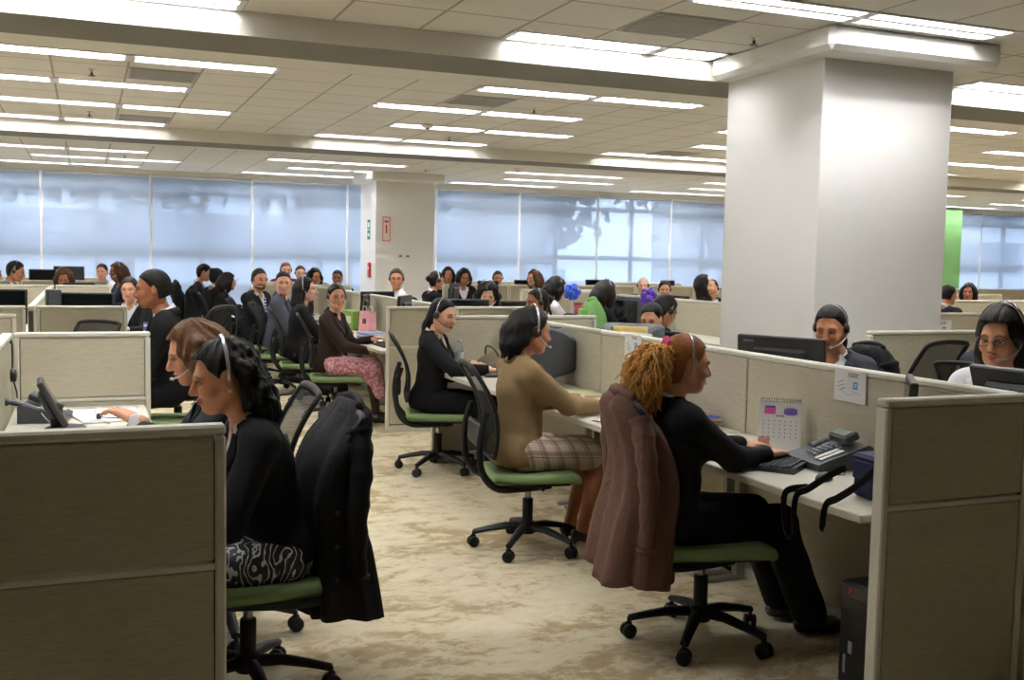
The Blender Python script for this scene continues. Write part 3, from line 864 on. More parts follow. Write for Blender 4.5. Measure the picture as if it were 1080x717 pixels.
def rotZ(a): c, s = math.cos(a), math.sin(a); return np.array([[c, -s, 0], [s, c, 0], [0, 0, 1]])
def rotX(a): c, s = math.cos(a), math.sin(a); return np.array([[1, 0, 0], [0, c, -s], [0, s, c]])

_cache = {}
def head_geo(male, h):
    key = ('head', male, h)
    if key in _cache: return _cache[key]
    s = SDF(); w = 1.05 if male else 1.0
    s.ell((-.014, 0, .026), (.099, .076*w, .094), .02)
    s.ell((.026, 0, -.028), (.068, .060*w, .084), .03)
    s.ell((.036, 0, -.076), (.046, .047*w, .040), .025)
    s.cone((.070, -.008, -.098), (.070, .008, -.098), .017*w, .017*w, .025)
    for y in (-1, 1):
        s.cone((-.01, y*.056*w, -.05), (.045, y*.03, -.09), .020, .018, .03)       # jaw line
        s.ell((.060, y*.040, -.030), (.024, .022, .020), .025)
    s.cone((.078, -.036, .020), (.078, .036, .020), .013*w, .013*w, .02)
    for y in (-1, 1): s.ell((.098, y*.031, .000), (.018, .019, .0125), .012, sub=True)
    s.cone((.090, 0, .010), (.1115, 0, -.030), .0085, .0125*w, .012)
    for y in (-1, 1): s.ell((.0985, y*.0115, -.035), (.011, .0075, .008), .008)
    s.ell((.0905, 0, -.0595), (.0125, .0235, .0062), .006)
    s.ell((.0885, 0, -.0715), (.0125, .0195, .0072), .006)
    s.ell((.101, 0, -.0652), (.008, .024, .0014), .004, sub=True)
    for y in (-1, 1):
        s.ell((-.010, y*.078*w, -.006), (.021, .0085, .032), .008, R=rotZ(y*.35))
        s.ell((-.004, y*.089*w, -.004), (.010, .006, .018), .006, sub=True)
    s.cone((-.025, 0, -.06), (-.045, 0, -.165), .050*w, .050*w, .03)
    V, F = s.mesh(h)
    x, y, z = V.T; ay = np.abs(y)
    lips = np.exp(-((z+.0655)/.0095)**4-(y/.023)**4)*np.clip((x-.080)/.008, 0, 1)
    bz = .0215+.006*np.sin(np.clip((ay-.012)/.04, 0, 1)*PI)-.004*np.clip((ay-.035)/.018, 0, 1)
    brow = np.exp(-((z-bz)/(.0052 if male else .0042))**4)*np.clip((ay-.009)/.006, 0, 1)*np.clip((.055-ay)/.008, 0, 1)*np.clip((x-.04)/.02, 0, 1)
    lash = np.exp(-((z-.0075+.004*((ay-.031)/.018)**2)/.0036)**4)*np.exp(-((ay-.031)/.0195)**6)*(x > .05)
    blush = np.exp(-((z+.03)/.022)**2-((ay-.042)/.022)**2)*(x > .02)*.35 + np.exp(-((z+.034)/.012)**2-(y/.014)**2)*(x > .09)*.25
    eV = []; eF = []; eC = []; eZ = []
    for sy in (-1, 1):
        k = len(eV); n, m = 16, 14
        for i in range(m+1):
            for j in range(n):
                a = PI*i/m; b = 2*PI*j/n
                d = np.array((math.cos(a), math.sin(a)*math.cos(b), math.sin(a)*math.sin(b)))
                eV.append((.0762+.0102*d[0], sy*.031+.0132*d[1], -.0010+.0066*d[2]))
                eC.append(1.0 if a < .70 else 0.0); eZ.append(d[2])
        for i in range(m):
            for j in range(n):
                eF.append((k+i*n+j, k+(i+1)*n+j, k+(i+1)*n+(j+1) % n, k+i*n+(j+1) % n))
    g = (V, F, lips, brow, lash, blush, np.array(eV), np.array(eF), np.array(eC), np.array(eZ))
    _cache[key] = g; return g
def hand_geo(curl, h, spread=1.0):
    key = ('hand', curl, h, spread)
    if key in _cache: return _cache[key]
    s = SDF()
    s.cone((-.045, 0, 0), (.01, 0, 0), .0265, .026, .02)
    s.box((.045, .000, .001), (.092, .076, .027), rad=.013, k=.015)
    s.ell((.028, .026, -.008), (.034, .018, .016), .015)
    for y, l, a in ((.0295, .074, .10), (.0100, .083, .03), (-.0095, .077, -.04), (-.0275, .060, -.13)):
        p = np.array((.086, y, .002)); pit = 0; r = .0090
        for f, c in ((.46, .42), (.30, .75), (.24, .55)):
            pit += c*curl
            q = p+l*f*np.array((math.cos(pit)*math.cos(a*spread), math.cos(pit)*math.sin(a*spread), -math.sin(pit)))
            s.cone(p, q, r, r-.0008, .004); p = q; r -= .0008
    s.chain([(.018, .034, -.004), (.048, .056, -.012), (.074, .062, -.020), (.092, .060, -.026)], [.0125, .0108, .0095, .0085], .006)
    V, F = s.mesh(h)
    _cache[key] = (V, F); return _cache[key]

def ik(a, c, l1, l2, pole):
    a = np.array(a, float); c = np.array(c, float); d = c-a; L = np.linalg.norm(d)
    if L > (l1+l2)*.995: c = a+d/L*(l1+l2)*.995; d = c-a; L = np.linalg.norm(d)
    d /= L; x = (l1*l1-l2*l2+L*L)/(2*L); hgt = math.sqrt(max(l1*l1-x*x, 0))
    p = np.array(pole, float); p = p-d*(p@d); p /= max(np.linalg.norm(p), 1e-6)
    return a+d*x+p*hgt, c

SKINS = dict(fair=(222, 170, 142), light=(208, 152, 120), tan=(186, 128, 94), brown=(158, 102, 72))
FABRICS = {}
def fab(kind):
    if kind in FABRICS: return FABRICS[kind]
    T = dict(black=((20, 20, 23), (12, 12, 14)), navy=((26, 29, 42), (18, 20, 30)), charcoal=((58, 60, 66), (44, 46, 52)), brown=((56, 42, 36), (40, 30, 26)), khaki=((136, 115, 82), (116, 96, 66)),
             white=((232, 233, 238), (206, 208, 216)), grey=((120, 120, 122), (96, 96, 100)), blueshirt=((66, 78, 110), (52, 62, 92)), maroon=((88, 36, 40), (66, 26, 30)), cream=((226, 216, 196), (206, 196, 174)), slate=((72, 76, 88), (56, 60, 72)))
    if kind in T:
        m = cloth('cloth_'+kind, T[kind][0], T[kind][1], 260, .88, .4 if kind not in ('white', 'cream') else .25, fold=.6)
    elif kind == 'plaid':
        t = NT('cloth_plaid'); tc = t.n('ShaderNodeTexCoord'); sp = t.n('ShaderNodeSeparateXYZ'); t.l(tc.outputs['Object'], sp.inputs[0])
        def band(o, per, wd, off=0.0):
            return t.math('LESS_THAN', t.math('PINGPONG', t.math('ADD', o, off), per), wd)
        u = t.math('ADD', sp.outputs[0], t.math('MULTIPLY', sp.outputs[2], .35)); w = t.math('ADD', t.math('MULTIPLY', sp.outputs[2], .9), t.math('MULTIPLY', sp.outputs[1], .8))
        c = t.mix(t.math('MULTIPLY', band(u, .045, .012), .55), srgb(196, 178, 160), srgb(108, 84, 80))
        c = t.mix(t.math('MULTIPLY', band(w, .045, .012), .55), c, srgb(108, 84, 80))
        c = t.mix(t.math('MULTIPLY', band(u, .045, .002, .022), .8), c, srgb(70, 56, 60)); c = t.mix(t.math('MULTIPLY', band(w, .045, .002, .022), .8), c, srgb(70, 56, 60))
        t.base(c); t.rough(.9); t.bump(t.noise(tc.outputs['Object'], 200, 2), .2, .003); m = t.m
    elif kind == 'pinklace':
        t = NT('cloth_pink_lace'); v = t.coords(); n = t.n('ShaderNodeTexVoronoi'); n.inputs['Scale'].default_value = 38; t.l(v, n.inputs['Vector'])
        t.base(t.ramp(n.outputs['Distance'], [(.1, srgb(240, 200, 206)), (.4, srgb(218, 160, 170)), (.75, srgb(178, 112, 128))])); t.rough(.9); t.bump(n.outputs['Distance'], .3, .006); m = t.m
    elif kind == 'swirl':
        t = NT('cloth_black_white_swirl'); v = t.coords((1, 1, .6)); w = t.n('ShaderNodeTexWave'); w.inputs['Scale'].default_value = 11; w.inputs['Distortion'].default_value = 16; w.inputs['Detail'].default_value = 2.5; w.inputs['Detail Scale'].default_value = 1.6
        t.l(v, w.inputs['Vector']); t.base(t.ramp(w.outputs['Fac'], [(.56, srgb(14, 14, 17)), (.80, srgb(46, 48, 54)), (.93, srgb(214, 216, 224))])); t.rough(.55); m = t.m
    elif kind == 'stripes':
        t = NT('cloth_striped'); tc = t.n('ShaderNodeTexCoord'); sp = t.n('ShaderNodeSeparateXYZ'); t.l(tc.outputs['Object'], sp.inputs[0])
        q = t.math('ADD', sp.outputs[2], t.math('MULTIPLY', t.math('ABSOLUTE', sp.outputs[1]), .9))
        t.base(t.mix(t.math('LESS_THAN', t.math('PINGPONG', q, .016), .007), srgb(236, 232, 228), srgb(30, 26, 32))); t.rough(.8); m = t.m
    elif kind == 'bluetie':
        t = NT('cloth_blue_striped_tie'); tc = t.n('ShaderNodeTexCoord'); sp = t.n('ShaderNodeSeparateXYZ'); t.l(tc.outputs['Object'], sp.inputs[0])
        q = t.math('ADD', sp.outputs[2], sp.outputs[1])
        t.base(t.mix(t.math('LESS_THAN', t.math('PINGPONG', q, .02), .008), srgb(78, 96, 150), srgb(196, 206, 228))); t.rough(.5); m = t.m
    FABRICS[kind] = m; return m
M_SHOE = plain('shoe_leather', (18, 17, 17), .35)
M_BAND = plain('headset_band_metal', (196, 198, 204), .25, .7)
M_HSP = plain('headset_black_plastic', (22, 22, 24), .45)
M_MICW = plain('headset_pale_boom', (206, 206, 208), .4)

def gline(Z): return np.interp(Z, [-.12, -.04, .0, .03, .06, .078, .09], [-.012, .004, .020, .042, .060, .072, .25])
def hair_geo(style, h, seed=1):
    key = ('hair', style, h, seed)
    if key in _cache: return _cache[key]
    s = SDF(); tight = style in ('bun', 'ponytail', 'redpony', 'short', 'lowtail')
    p = .006 if tight else (.009 if style in ('khakihair', 'sleek') else .016)
    s.ell((-.016, 0, .027), (.102+p, .079+p, .097+p), .02)
    if style not in ('bald',): s.ell((-.042, 0, -.028), (.062+p*.6, .066+p, .075), .03)
    wav = 0; fq = 40
    if style == 'bun': s.ell((-.125, 0, .01), (.042, .045, .045), .02); wav = .003
    if style == 'highbun': s.ell((-.10, 0, .085), (.045, .05, .045), .02)
    if style == 'ponytail': s.chain([(-.115, 0, .04), (-.15, .005, .0), (-.155, .01, -.10), (-.135, .012, -.22), (-.12, .01, -.30)], [.03, .036, .04, .032, .012], .03)
    if style == 'lowtail': s.chain([(-.09, 0, -.04), (-.11, .0, -.12), (-.115, -.01, -.24), (-.10, -.02, -.36)], [.05, .048, .04, .016], .03)
    if style in ('long', 'longside'):
        for y in (-1, 1):
            s.chain([(-.03, y*.070, .02), (-.035, y*.082, -.08), (-.03, y*.088, -.17), (-.02, y*.088, -.27)], [.034, .034, .032, .018], .03)
        s.chain([(-.085, 0, .0), (-.095, 0, -.12), (-.085, 0, -.28)], [.06, .066, .04], .04)
        for y in (-.045, .045): s.chain([(-.08, y, .0), (-.085, y, -.14), (-.08, y, -.3)], [.05, .05, .02], .04)
    if style == 'khakihair':
        for y in (-1, 1): s.chain([(-.045, y*.060, .03), (-.065, y*.070, -.06), (-.085, y*.066, -.13)], [.028, .026, .012], .03)
        s.chain([(-.085, 0, .04), (-.115, .01, -.03), (-.125, .0, -.10), (-.13, .0, -.165)], [.054, .052, .040, .010], .04)
        for y in (-.04, .04): s.chain([(-.085, y, .02), (-.105, y, -.08), (-.125, y*1.2, -.17)], [.042, .034, .010], .03)
        wav = .002
    if style in ('bob', 'wavy'):
        for y in (-1, 1):
            s.chain([(-.005, y*.070, .04), (.012, y*.088, -.03), (.016, y*.086, -.10), (.0, y*.074, -.15)], [.038, .042, .038, .022], .03)
        s.chain([(-.085, 0, .02), (-.10, 0, -.05), (-.085, 0, -.13)], [.06, .07, .045], .04)
        for y in (-.05, .05): s.chain([(-.08, y, .02), (-.095, y, -.06), (-.08, y, -.14)], [.05, .055, .03], .04)
    if style == 'wavy': wav = .008
    rg = np.random.RandomState(seed)
    if style == 'curlyback':            # loose curls gathered behind the neck
        wav = .006
        s.ell((-.07, 0, -.05), (.075, .085, .13), .03)
        for i in range(64):
            t = i/63; c = np.array((-.085-.055*math.sin(t*PI*.9)*rg.uniform(.5, 1.1), rg.uniform(-.095, .095), .05-.27*t))
            s.ell(c+rg.normal(size=3)*.012, np.full(3, .020+.014*rg.rand()), .018)
    V, F = None, None
    if style == 'redpony':
        pass
    amp = .0022
    fw = {'bob': .052, 'wavy': .045, 'long': .030}.get(style, 0)
    def gl(Y, Z): return gline(Z)+fw*np.clip((.065-Z)/.05, 0, 1)*np.clip((np.abs(Y)-.036)/.022, 0, 1)
    def disp(X, Y, Z):
        th = np.arctan2(Y, X+.03); q = amp*np.sin(46*th+3*np.sin(14*Z)+2*np.sin(19*X))
        q = q+.30*np.maximum(X-(gl(Y, Z)-.035), 0)*(Z < .1)
        if not tight: q = q+.005*np.exp(-((Y-.018)/.0045)**2)*(Z > .07)*(X > -.07)
        if style == 'curlyback': q = q+.0065*np.sin(95*X+50*Z+seed)*np.sin(100*Y+40*X)*np.sin(85*Z)*np.clip((-.02-X)/.03, 0, 1)
        if wav: q = q+wav*np.sin(60*Z+4*np.sin(3*th)+seed)*np.sin(5*th+seed)
        return q+0*Z
    def clip(X, Y, Z):
        f = X-gl(Y, Z)+((.030*np.exp(-((Y-.018)/.030)**2)*np.clip((Z-.045)/.02, 0, 1)*(Z < .112)) if not tight and style != 'curlyback' else (.016*np.exp(-((Y-.012)/.030)**2)*np.clip((Z-.045)/.02, 0, 1)*(Z < .112)+.0035*np.sin(95*Y+40*Z)))-.35*np.maximum(np.abs(Y)-.055, 0)*(Z > .03)
        if style == 'short':
            f = np.maximum(f, np.where(X < .0, -(Z+.062+.25*(X+.06)), -(Z+.012)) )
            f = np.maximum(f, np.where((X > -.03)&(np.abs(Y) > .05), -(Z-.004), -1))
        if style in ('bun', 'ponytail', 'highbun', 'sleek', 'redpony', 'curlyback', 'lowtail', 'khakihair'):     # ears show
            f = np.maximum(f, np.where((X > -.035)&(np.abs(Y) > .045), .9*(.012-Z)-.012, -1))
            f = np.maximum(f, .034-np.sqrt(((X+.006)/.85)**2+(np.abs(Y)-.088)**2+((Z+.004)/1.15)**2))
        return f
    V, F = s.mesh(h, disp=disp, clip=clip)
    _cache[key] = (V, F); return V, F
def curl_tail(seed=3, n=420):
    """big mass of springy curls: many helical locks around a hanging tail"""
    rg = np.random.RandomState(seed); b = MB()
    for i in range(n):
        u = rg.rand(); a = rg.uniform(0, 2*PI)
        rad = .025+.072*rg.rand()**.6
        z0 = .060-.215*u; c = np.array((-.135-.045*math.sin((u)*PI), 0, z0)); R = rad*(.62+.72*math.sin(min(1, u*.80+.2)*PI))
        p0 = c*.55+np.array((-.11, 0, .05))*.45; d = np.array((math.cos(a)*R*.85, math.sin(a)*R*1.15, 0)); end = c+d+np.array((0, 0, -.05-.05*rg.rand()))
        mid = c+d*.9+np.array((0, 0, .02))
        base = bezier(p0, p0*.4+mid*.6, mid, end, 16)
        w = .006+.005*rg.rand(); ph = rg.rand()*6; tr = 2.2+1.6*rg.rand()
        pts = []
        for k, q in enumerate(base):
            t = k/16; w2 = w*min(1, t*3)
            pts.append(q+Vector((math.cos(ph+t*tr*2*PI)*w2, math.sin(ph+t*tr*2*PI)*w2, .4*w2*math.sin(ph+t*tr*2*PI))))
        b.tube(pts, [.0052*(1-.45*k/16) for k in range(17)], 5)
    return b
PERSONS = []
def person(label, x, y, yaw, top=.0, **k):
    """seated figure; local +X is where the lap points, origin on the floor under the hips"""
    g = dict(male=False, sh=.46, lean=.08, twist=0.0, hyaw=0.0, hpitch=.1, hroll=0.0, skin='tan', hair='black', style='bun', jacket='black', shirt='white', tie=None, bottom='trousers', bcol='black', headset=True, boom=True, mic=M_MICW, glasses=False, detail=0,
             hands=((.40, -.14, .775), (.40, .14, .775)), knees=(.42, .09), feet=(.44, .10), legs=True, s=1.0, vneck=.27, curl=.55, tail=None, bow=None, hem=-.06, curv=0.0, heel=False, handdir=None, side=1, footyaw=.1, shoes=True, band=True)
    g.update(k)
    class G: pass
    o = G(); o.__dict__.update(g)
    D = o.detail; hb = (.022, .014, .0105)[D]; hh = (.0085, .0055, .0038)[D]; hd = (.007, .0045, .0033)[D]
    root = thing('person', label, 'person', (x, y, 0), yaw)
    root.scale = (o.s,)*3
    P = np.array((0, 0, o.sh+.085)); Rt = rotZ(o.twist) @ rotY(o.lean)
    R1 = rotZ(o.twist*.3) @ rotY(o.lean*.7)
    def tp(a, b, c):
        if c < .2: return P+R1 @ np.array((a, b, c))
        return P+R1 @ np.array((0, 0, .2))+Rt @ np.array((a, b, c-.2))
    m = 1.10 if o.male else 1.0; sw = .195 if o.male else .165
    Rh = rotZ(o.hyaw) @ rotY(o.hpitch) @ rotX(o.hroll)
    nb = tp(-.01, 0, .50); hc = tp(.005, 0, .575)+Rh @ np.array((.035, 0, .095))
    hipj = [P+rotZ(0) @ np.array((.0, sy*.088, -.005)) for sy in (-1, 1)]
    if o.legs:
        kz = o.sh+.055
        kn = [np.array((o.knees[0], sy*o.knees[1], kz)) for sy in (-1, 1)]
        an = [np.array((o.feet[0]-.0, sy*o.feet[1], .085+(.05 if o.heel else 0))) for sy in (-1, 1)]
    def torso(S, pad, kk=.035):
        S.ell(tp(-.025, 0, .03), (.122+pad, .163*m**.3+pad, .115+pad), kk)
        S.ell(tp(-.008, 0, .17), (.104*m+pad, .136*m+pad, .15+pad), kk, R=Rt)
        S.ell(tp(-.010, 0, .34), (.104*m+pad, .147*m+pad, .165+pad), kk, R=Rt)
        if not o.male:
            for sy in (-1, 1): S.ell(tp(.070, sy*.068, .315), (.056+pad, .062+pad, .058+pad), .03)
        S.cone(tp(-.014, -sw+.035, .445), tp(-.014, sw-.035, .445), .055*m+pad, .055*m+pad, kk)
        for sy in (-1, 1): S.cone(tp(-.016, sy*.085, .470), tp(-.012, sy*.03, .515), .040+pad, .036+pad*.6, .03)
    sh_ = [tp(-.012, sy*sw, .432) for sy in (-1, 1)]
    el = []; wr = []
    for i, sy in enumerate((-1, 1)):
        e, w = ik(sh_[i], o.hands[i], .285*m**.5, .245*m**.5, (-.35, sy*.55, -1.0)); el.append(e); wr.append(w)
    # body: one skin surface (trunk, limbs) with finely meshed head and hands merged in
    S = SDF(); torso(S, -.006)
    S.cone(tp(-.016, 0, .45), hc+Rh @ np.array((-.036, 0, -.12)), .064*m, .050*m, .03)
    for i in range(2):
        S.cone(sh_[i], el[i], .046*m, .036*m, .02); S.cone(el[i], wr[i], .037*m, .0255*m, .015)
        if o.legs:
            S.cone(hipj[i], kn[i], .080, .056, .03); S.cone(kn[i], kn[i]*.62+an[i]*.38+np.array((-.018, 0, 0)), .052, .050, .02); S.cone(kn[i]*.62+an[i]*.38+np.array((-.018, 0, 0)), an[i], .050, .034, .02)
            fy = np.array((math.cos(o.footyaw*(1 if i else -1)), math.sin(o.footyaw*(1 if i else -1)), 0))
            S.cone(an[i]+np.array((-.01, 0, -.03)), an[i]+fy*.12+np.array((0, 0, -.055-(.05 if o.heel else 0))), .032, .024, .02)
    V, F = S.mesh(hb if not (o.legs and o.bottom == 'skirt' and D) else .012)
    sk = np.array(srgb(*SKINS[o.skin])[:3]); C = np.tile(sk, (len(V), 1))
    if o.legs and o.bottom == 'skirt': C[V[:, 2] < o.sh-.02+.14] *= np.array(o.__dict__.get('stock', (1, 1, 1)))
    hv, hf, lips, brow, lash, blush, ev, ef, ec, ez = head_geo(o.male, hh)
    hairrgb = dict(black=(20, 16, 15), dark=(34, 24, 19), brown=(52, 36, 26), lightbrown=(58, 40, 28), red=(92, 52, 30), redcap=(60, 40, 34), bald=(70, 60, 54))[o.hair]
    hcx = np.tile(sk, (len(hv), 1))
    def bl(c, mk, rgb, a=1.0):
        mk = np.clip(mk*a, 0, 1)[:, None]; return c*(1-mk)+np.array(srgb(*rgb)[:3])*mk
    lipc = tuple(int(q) for q in (np.array(SKINS[o.skin])*np.array((.86, .60, .60)) if not o.male else np.array(SKINS[o.skin])*np.array((.85, .74, .72))))
    hcx = bl(hcx, blush, (196, 104, 84), .5); hcx = bl(hcx, lips, lipc, .95); hcx = bl(hcx, brow, hairrgb, .85); hcx = bl(hcx, lash, (28, 20, 18), .85)
    if o.__dict__.get('beard'):
        bm = np.clip((-.040-hv[:, 2])/.012, 0, 1)*np.clip((hv[:, 0]+.0)/.03, 0, 1)*(1-np.exp(-((hv[:, 2]+.0655)/.009)**4-(hv[:, 1]/.022)**4))*np.clip((hv[:, 2]+.135)/.02, 0, 1)
        hcx = bl(hcx, bm, hairrgb, .8)
    if o.__dict__.get('moustache'):
        bm = np.exp(-((hv[:, 2]+.050)/.0065)**4-(hv[:, 1]/.030)**4)*(hv[:, 0] > .06); hcx = bl(hcx, bm, hairrgb, .9)
    ecx = np.where(ec[:, None] > .5, np.array(srgb(34, 20, 14)[:3]), np.array(srgb(226, 222, 216)[:3]))
    lid = -.35 if o.__dict__.get('down') else .42
    ecx = np.where((ez > lid)[:, None], sk*.86, ecx); ecx = np.where(((ez > lid-.22) & (ez <= lid))[:, None], np.array(srgb(30, 22, 20)[:3]), ecx)
    def cat(V, F, C, v, f, c): return np.vstack([V, v]), np.vstack([F, f+len(V)]), np.vstack([C, c])
    V, F, C = cat(V, F, C, hv @ Rh.T+hc, hf, hcx); V, F, C = cat(V, F, C, ev @ Rh.T+hc, ef, ecx)
    gv, gf = hand_geo(o.curl, hd)
    for i, sy in enumerate((-1, 1)):
        d = wr[i]-el[i]; d = d/np.linalg.norm(d)
        dh = np.array(o.handdir[i], float) if (o.handdir and o.handdir[i] is not None) else d*np.array((1, 1, .35)); dh /= np.linalg.norm(dh)
        up = np.array((0, 0, 1.)); u = up-dh*(up@dh); u /= np.linalg.norm(u); lf = np.cross(u, dh)
        M = np.stack([dh, lf, u], 1)
        v = gv.copy(); ff = gf
        if sy > 0: v[:, 1] *= -1; ff = gf[:, ::-1]
        # right hand (sy=-1): thumb points to the body's left
        V, F, C = cat(V, F, C, v @ M.T+wr[i], ff, np.tile(sk*1.02, (len(v), 1)))
    body = mesh_obj('body', V, F, M_SKIN, root, True)
    at = body.data.color_attributes.new('Col', 'FLOAT_COLOR', 'POINT')
    at.data.foreach_set('color', np.hstack([np.clip(C, 0, 1), np.ones((len(C), 1))]).astype(np.float32).ravel())
    # clothing
    fold = sines(.0035 if D else .003, 34, int(abs(x*97+y*31)) % 999+1, (1, 1, .55))
    iR = Rt.T; P2 = P+R1 @ np.array((0, 0, .2))-Rt @ np.array((0, 0, .2))
    def loc(X, Y, Z):
        a, b, c = X-P2[0], Y-P2[1], Z-P2[2]
        return iR[0, 0]*a+iR[0, 1]*b+iR[0, 2]*c, iR[1, 0]*a+iR[1, 1]*b+iR[1, 2]*c, iR[2, 0]*a+iR[2, 1]*b+iR[2, 2]*c
    if o.shirt:
        S = SDF(); torso(S, .004)
        if not o.jacket:
            for i in range(2):
                S.cone(sh_[i], el[i], .058*m, .050*m, .02); S.cone(el[i], el[i]*.1+wr[i]*.9, .050*m, .038*m, .015)
        elif D:
            for i in range(2): S.cone(el[i]*.22+wr[i]*.78, el[i]*.0+wr[i]*1.0, .036*m, .0365*m, .004)
        S.cone(tp(-.012, 0, .50), hc+Rh @ np.array((-.034, 0, -.09)), .055, .055, .008, sub=True)
        def cs(X, Y, Z):
            a, b, c = loc(X, Y, Z); v = np.minimum((c-.435)*.75-np.abs(b), a-.0)
            return np.maximum(v*.7, -(c+.05)) if not D or not o.jacket else v*.7
        v, f = S.mesh(hb, disp=fold if not o.jacket else None, clip=cs)
        mesh_obj('shirt', v, f, fab(o.shirt), root, True)
        if D or o.male or o.shirt in ('white', 'stripes', 'cream'):          # turned-down collar
            b = MB()
            for sy in (-1, 1):
                ring = [tp(-.066+.0*q, 0, .505) for q in (0,)]
                pts = []
                for q in range(8):
                    a = PI-q*(PI*.80)/7; rr = .058*(1.08 if o.male else 1)
                    pts.append((rr*math.cos(a)*1.05-.008, sy*rr*math.sin(a), .553-.056*(q/7)))
                def cf(u, w, pts=pts):
                    i = min(int(u*7), 6); t = u*7-i; p = np.array(pts[i])*(1-t)+np.array(pts[i+1])*t
                    c0 = np.array((-.005, 0, 0)); out = (p-c0)*np.array((1, 1, 0)); out /= np.linalg.norm(out)
                    drop = (.030+.022*u*u)*o.__dict__.get('collar', 1.0)
                    return tuple(tp(*(p+out*(.003+.014*w*o.__dict__.get('collar', 1.0)**1.6)+np.array((0, 0, .012-drop*w)))))
                b.grid(cf, 14, 3)
            c = b.obj('collar', fab(o.shirt), root, True); md = c.modifiers.new('thick', 'SOLIDIFY'); md.thickness = .004
    if o.tie:
        b = MB(); pts = [tp(.072+.02*math.sin(t*PI), 0, .455-.34*t)+np.array((.030, 0, 0)) for t in [q/6 for q in range(7)]]
        b.tube(pts, [.016, .014, .020, .024, .028, .030, .004], 8, flat=(1.0, .3)); b.obj('tie', fab(o.tie), root, True)
    if o.__dict__.get('waistcoat'):
        S = SDF(); torso(S, .012)
        def cw(X, Y, Z):
            a, b, c = loc(X, Y, Z); v = np.minimum((c-.25)*.5-np.abs(b), a-.0)
            return np.maximum(np.maximum(v*.8, np.abs(b)-.145+.1*np.maximum(c-.3, 0)), -(c+.06))
        v, f = S.mesh(hb, clip=cw); mesh_obj('waistcoat', v, f, fab(o.waistcoat), root, True)
    if o.__dict__.get('bracelet'):
        b = MB(); d = (wr[0]-el[0])/np.linalg.norm(wr[0]-el[0]); c0 = wr[0]-d*.004; u = np.cross(d, (0, 0, 1.)); u /= np.linalg.norm(u); w_ = np.cross(u, d)
        b.tube([tuple(c0+.0305*(u*math.cos(a)+w_*math.sin(a))) for a in [2*PI*q/18 for q in range(18)]], .0025, 6, closed=True); b.obj('bracelet', M_BAND, root, True)
    if o.jacket:
        S = SDF(); torso(S, .018)
        for i in range(2):
            S.cone(sh_[i]+np.array((0, 0, .004)), el[i], .066*m, .056*m, .03); S.cone(el[i], el[i]*.09+wr[i]*.91, .056*m, .043*m, .02)
        S.ell(tp(-.045, 0, -.02), (.125, .178, .10), .05)
        nk = .061 if o.__dict__.get('collar', 1) < 1.1 else .078
        S.cone(tp(-.004 if nk > .07 else -.012, 0, .500), hc+Rh @ np.array((-.034, 0, -.08)), nk, nk, .01, sub=True)
        def cj(X, Y, Z):
            a, b, c = loc(X, Y, Z); v = np.minimum((c-o.vneck)*.40-np.abs(b), a-.01)
            return np.maximum(v*.8, -(c-o.hem+.35*np.maximum(a-.02, 0)*-1*0))
        v, f = S.mesh(hb*(.85 if D == 2 else 1), disp=fold, clip=cj)
        jk = mesh_obj('jacket', v, f, fab(o.jacket), root, True)
        if D >= 1:                      # lapels along the opening
            la, lb, lc = loc(v[:, 0], v[:, 1], v[:, 2])
            def front(bb, cc, rr=.016):
                mk = (np.abs(lb-bb) < rr) & (np.abs(lc-cc) < rr) & (la > -.05) & (la < .19) & (np.abs(lb) < .15)
                return la[mk].max() if mk.any() else None
            for sy in (-1, 1):
                rows_ = []
                for q in range(11):
                    u = q/10; c0 = o.vneck+.004+(.485-o.vneck)*u; y0 = (c0-o.vneck)*.40+.003
                    wd = (.010+.052*math.sin(min(u/.72, 1)*PI/2)**1.3) if u < .74 else .062-.030*(u-.74)/.26
                    if .70 < u < .80: wd -= .016
                    row = []; last = None
                    for w_ in range(5):
                        yy = sy*(y0+wd*w_/4); f_ = front(yy, c0)
                        if f_ is None: f_ = last if last is not None else .03
                        last = f_; row.append((f_+.005, yy, c0-.012*w_/4*u))
                    rows_.append(row)
                A_ = np.array(rows_); A_[1:-1, :, 0] = (A_[:-2, :, 0]+2*A_[1:-1, :, 0]+A_[2:, :, 0])/4
                b = MB(); b.grid(lambda u, w_: tuple(Rt @ A_[int(round(u*10)), int(round(w_*4))]+P2), 10, 4)
                c = b.obj('lapel', fab(o.jacket), jk, True); md = c.modifiers.new('thick', 'SOLIDIFY'); md.thickness = .007; md.offset = 1
            b = MB()                    # collar roll round the nape
            pts = []
            for q in range(13):
                a = .32*PI+q*(1.36*PI)/12; pts.append(tp((nk+.013)*math.cos(a)-.012, (nk+.013)*math.sin(a), .500-.014*math.cos(a)))
            b.tube(pts, [.012]+[.018]*11+[.012], 8, flat=(1, 1.45)); b.obj('jacket_collar', fab(o.jacket), jk, True)
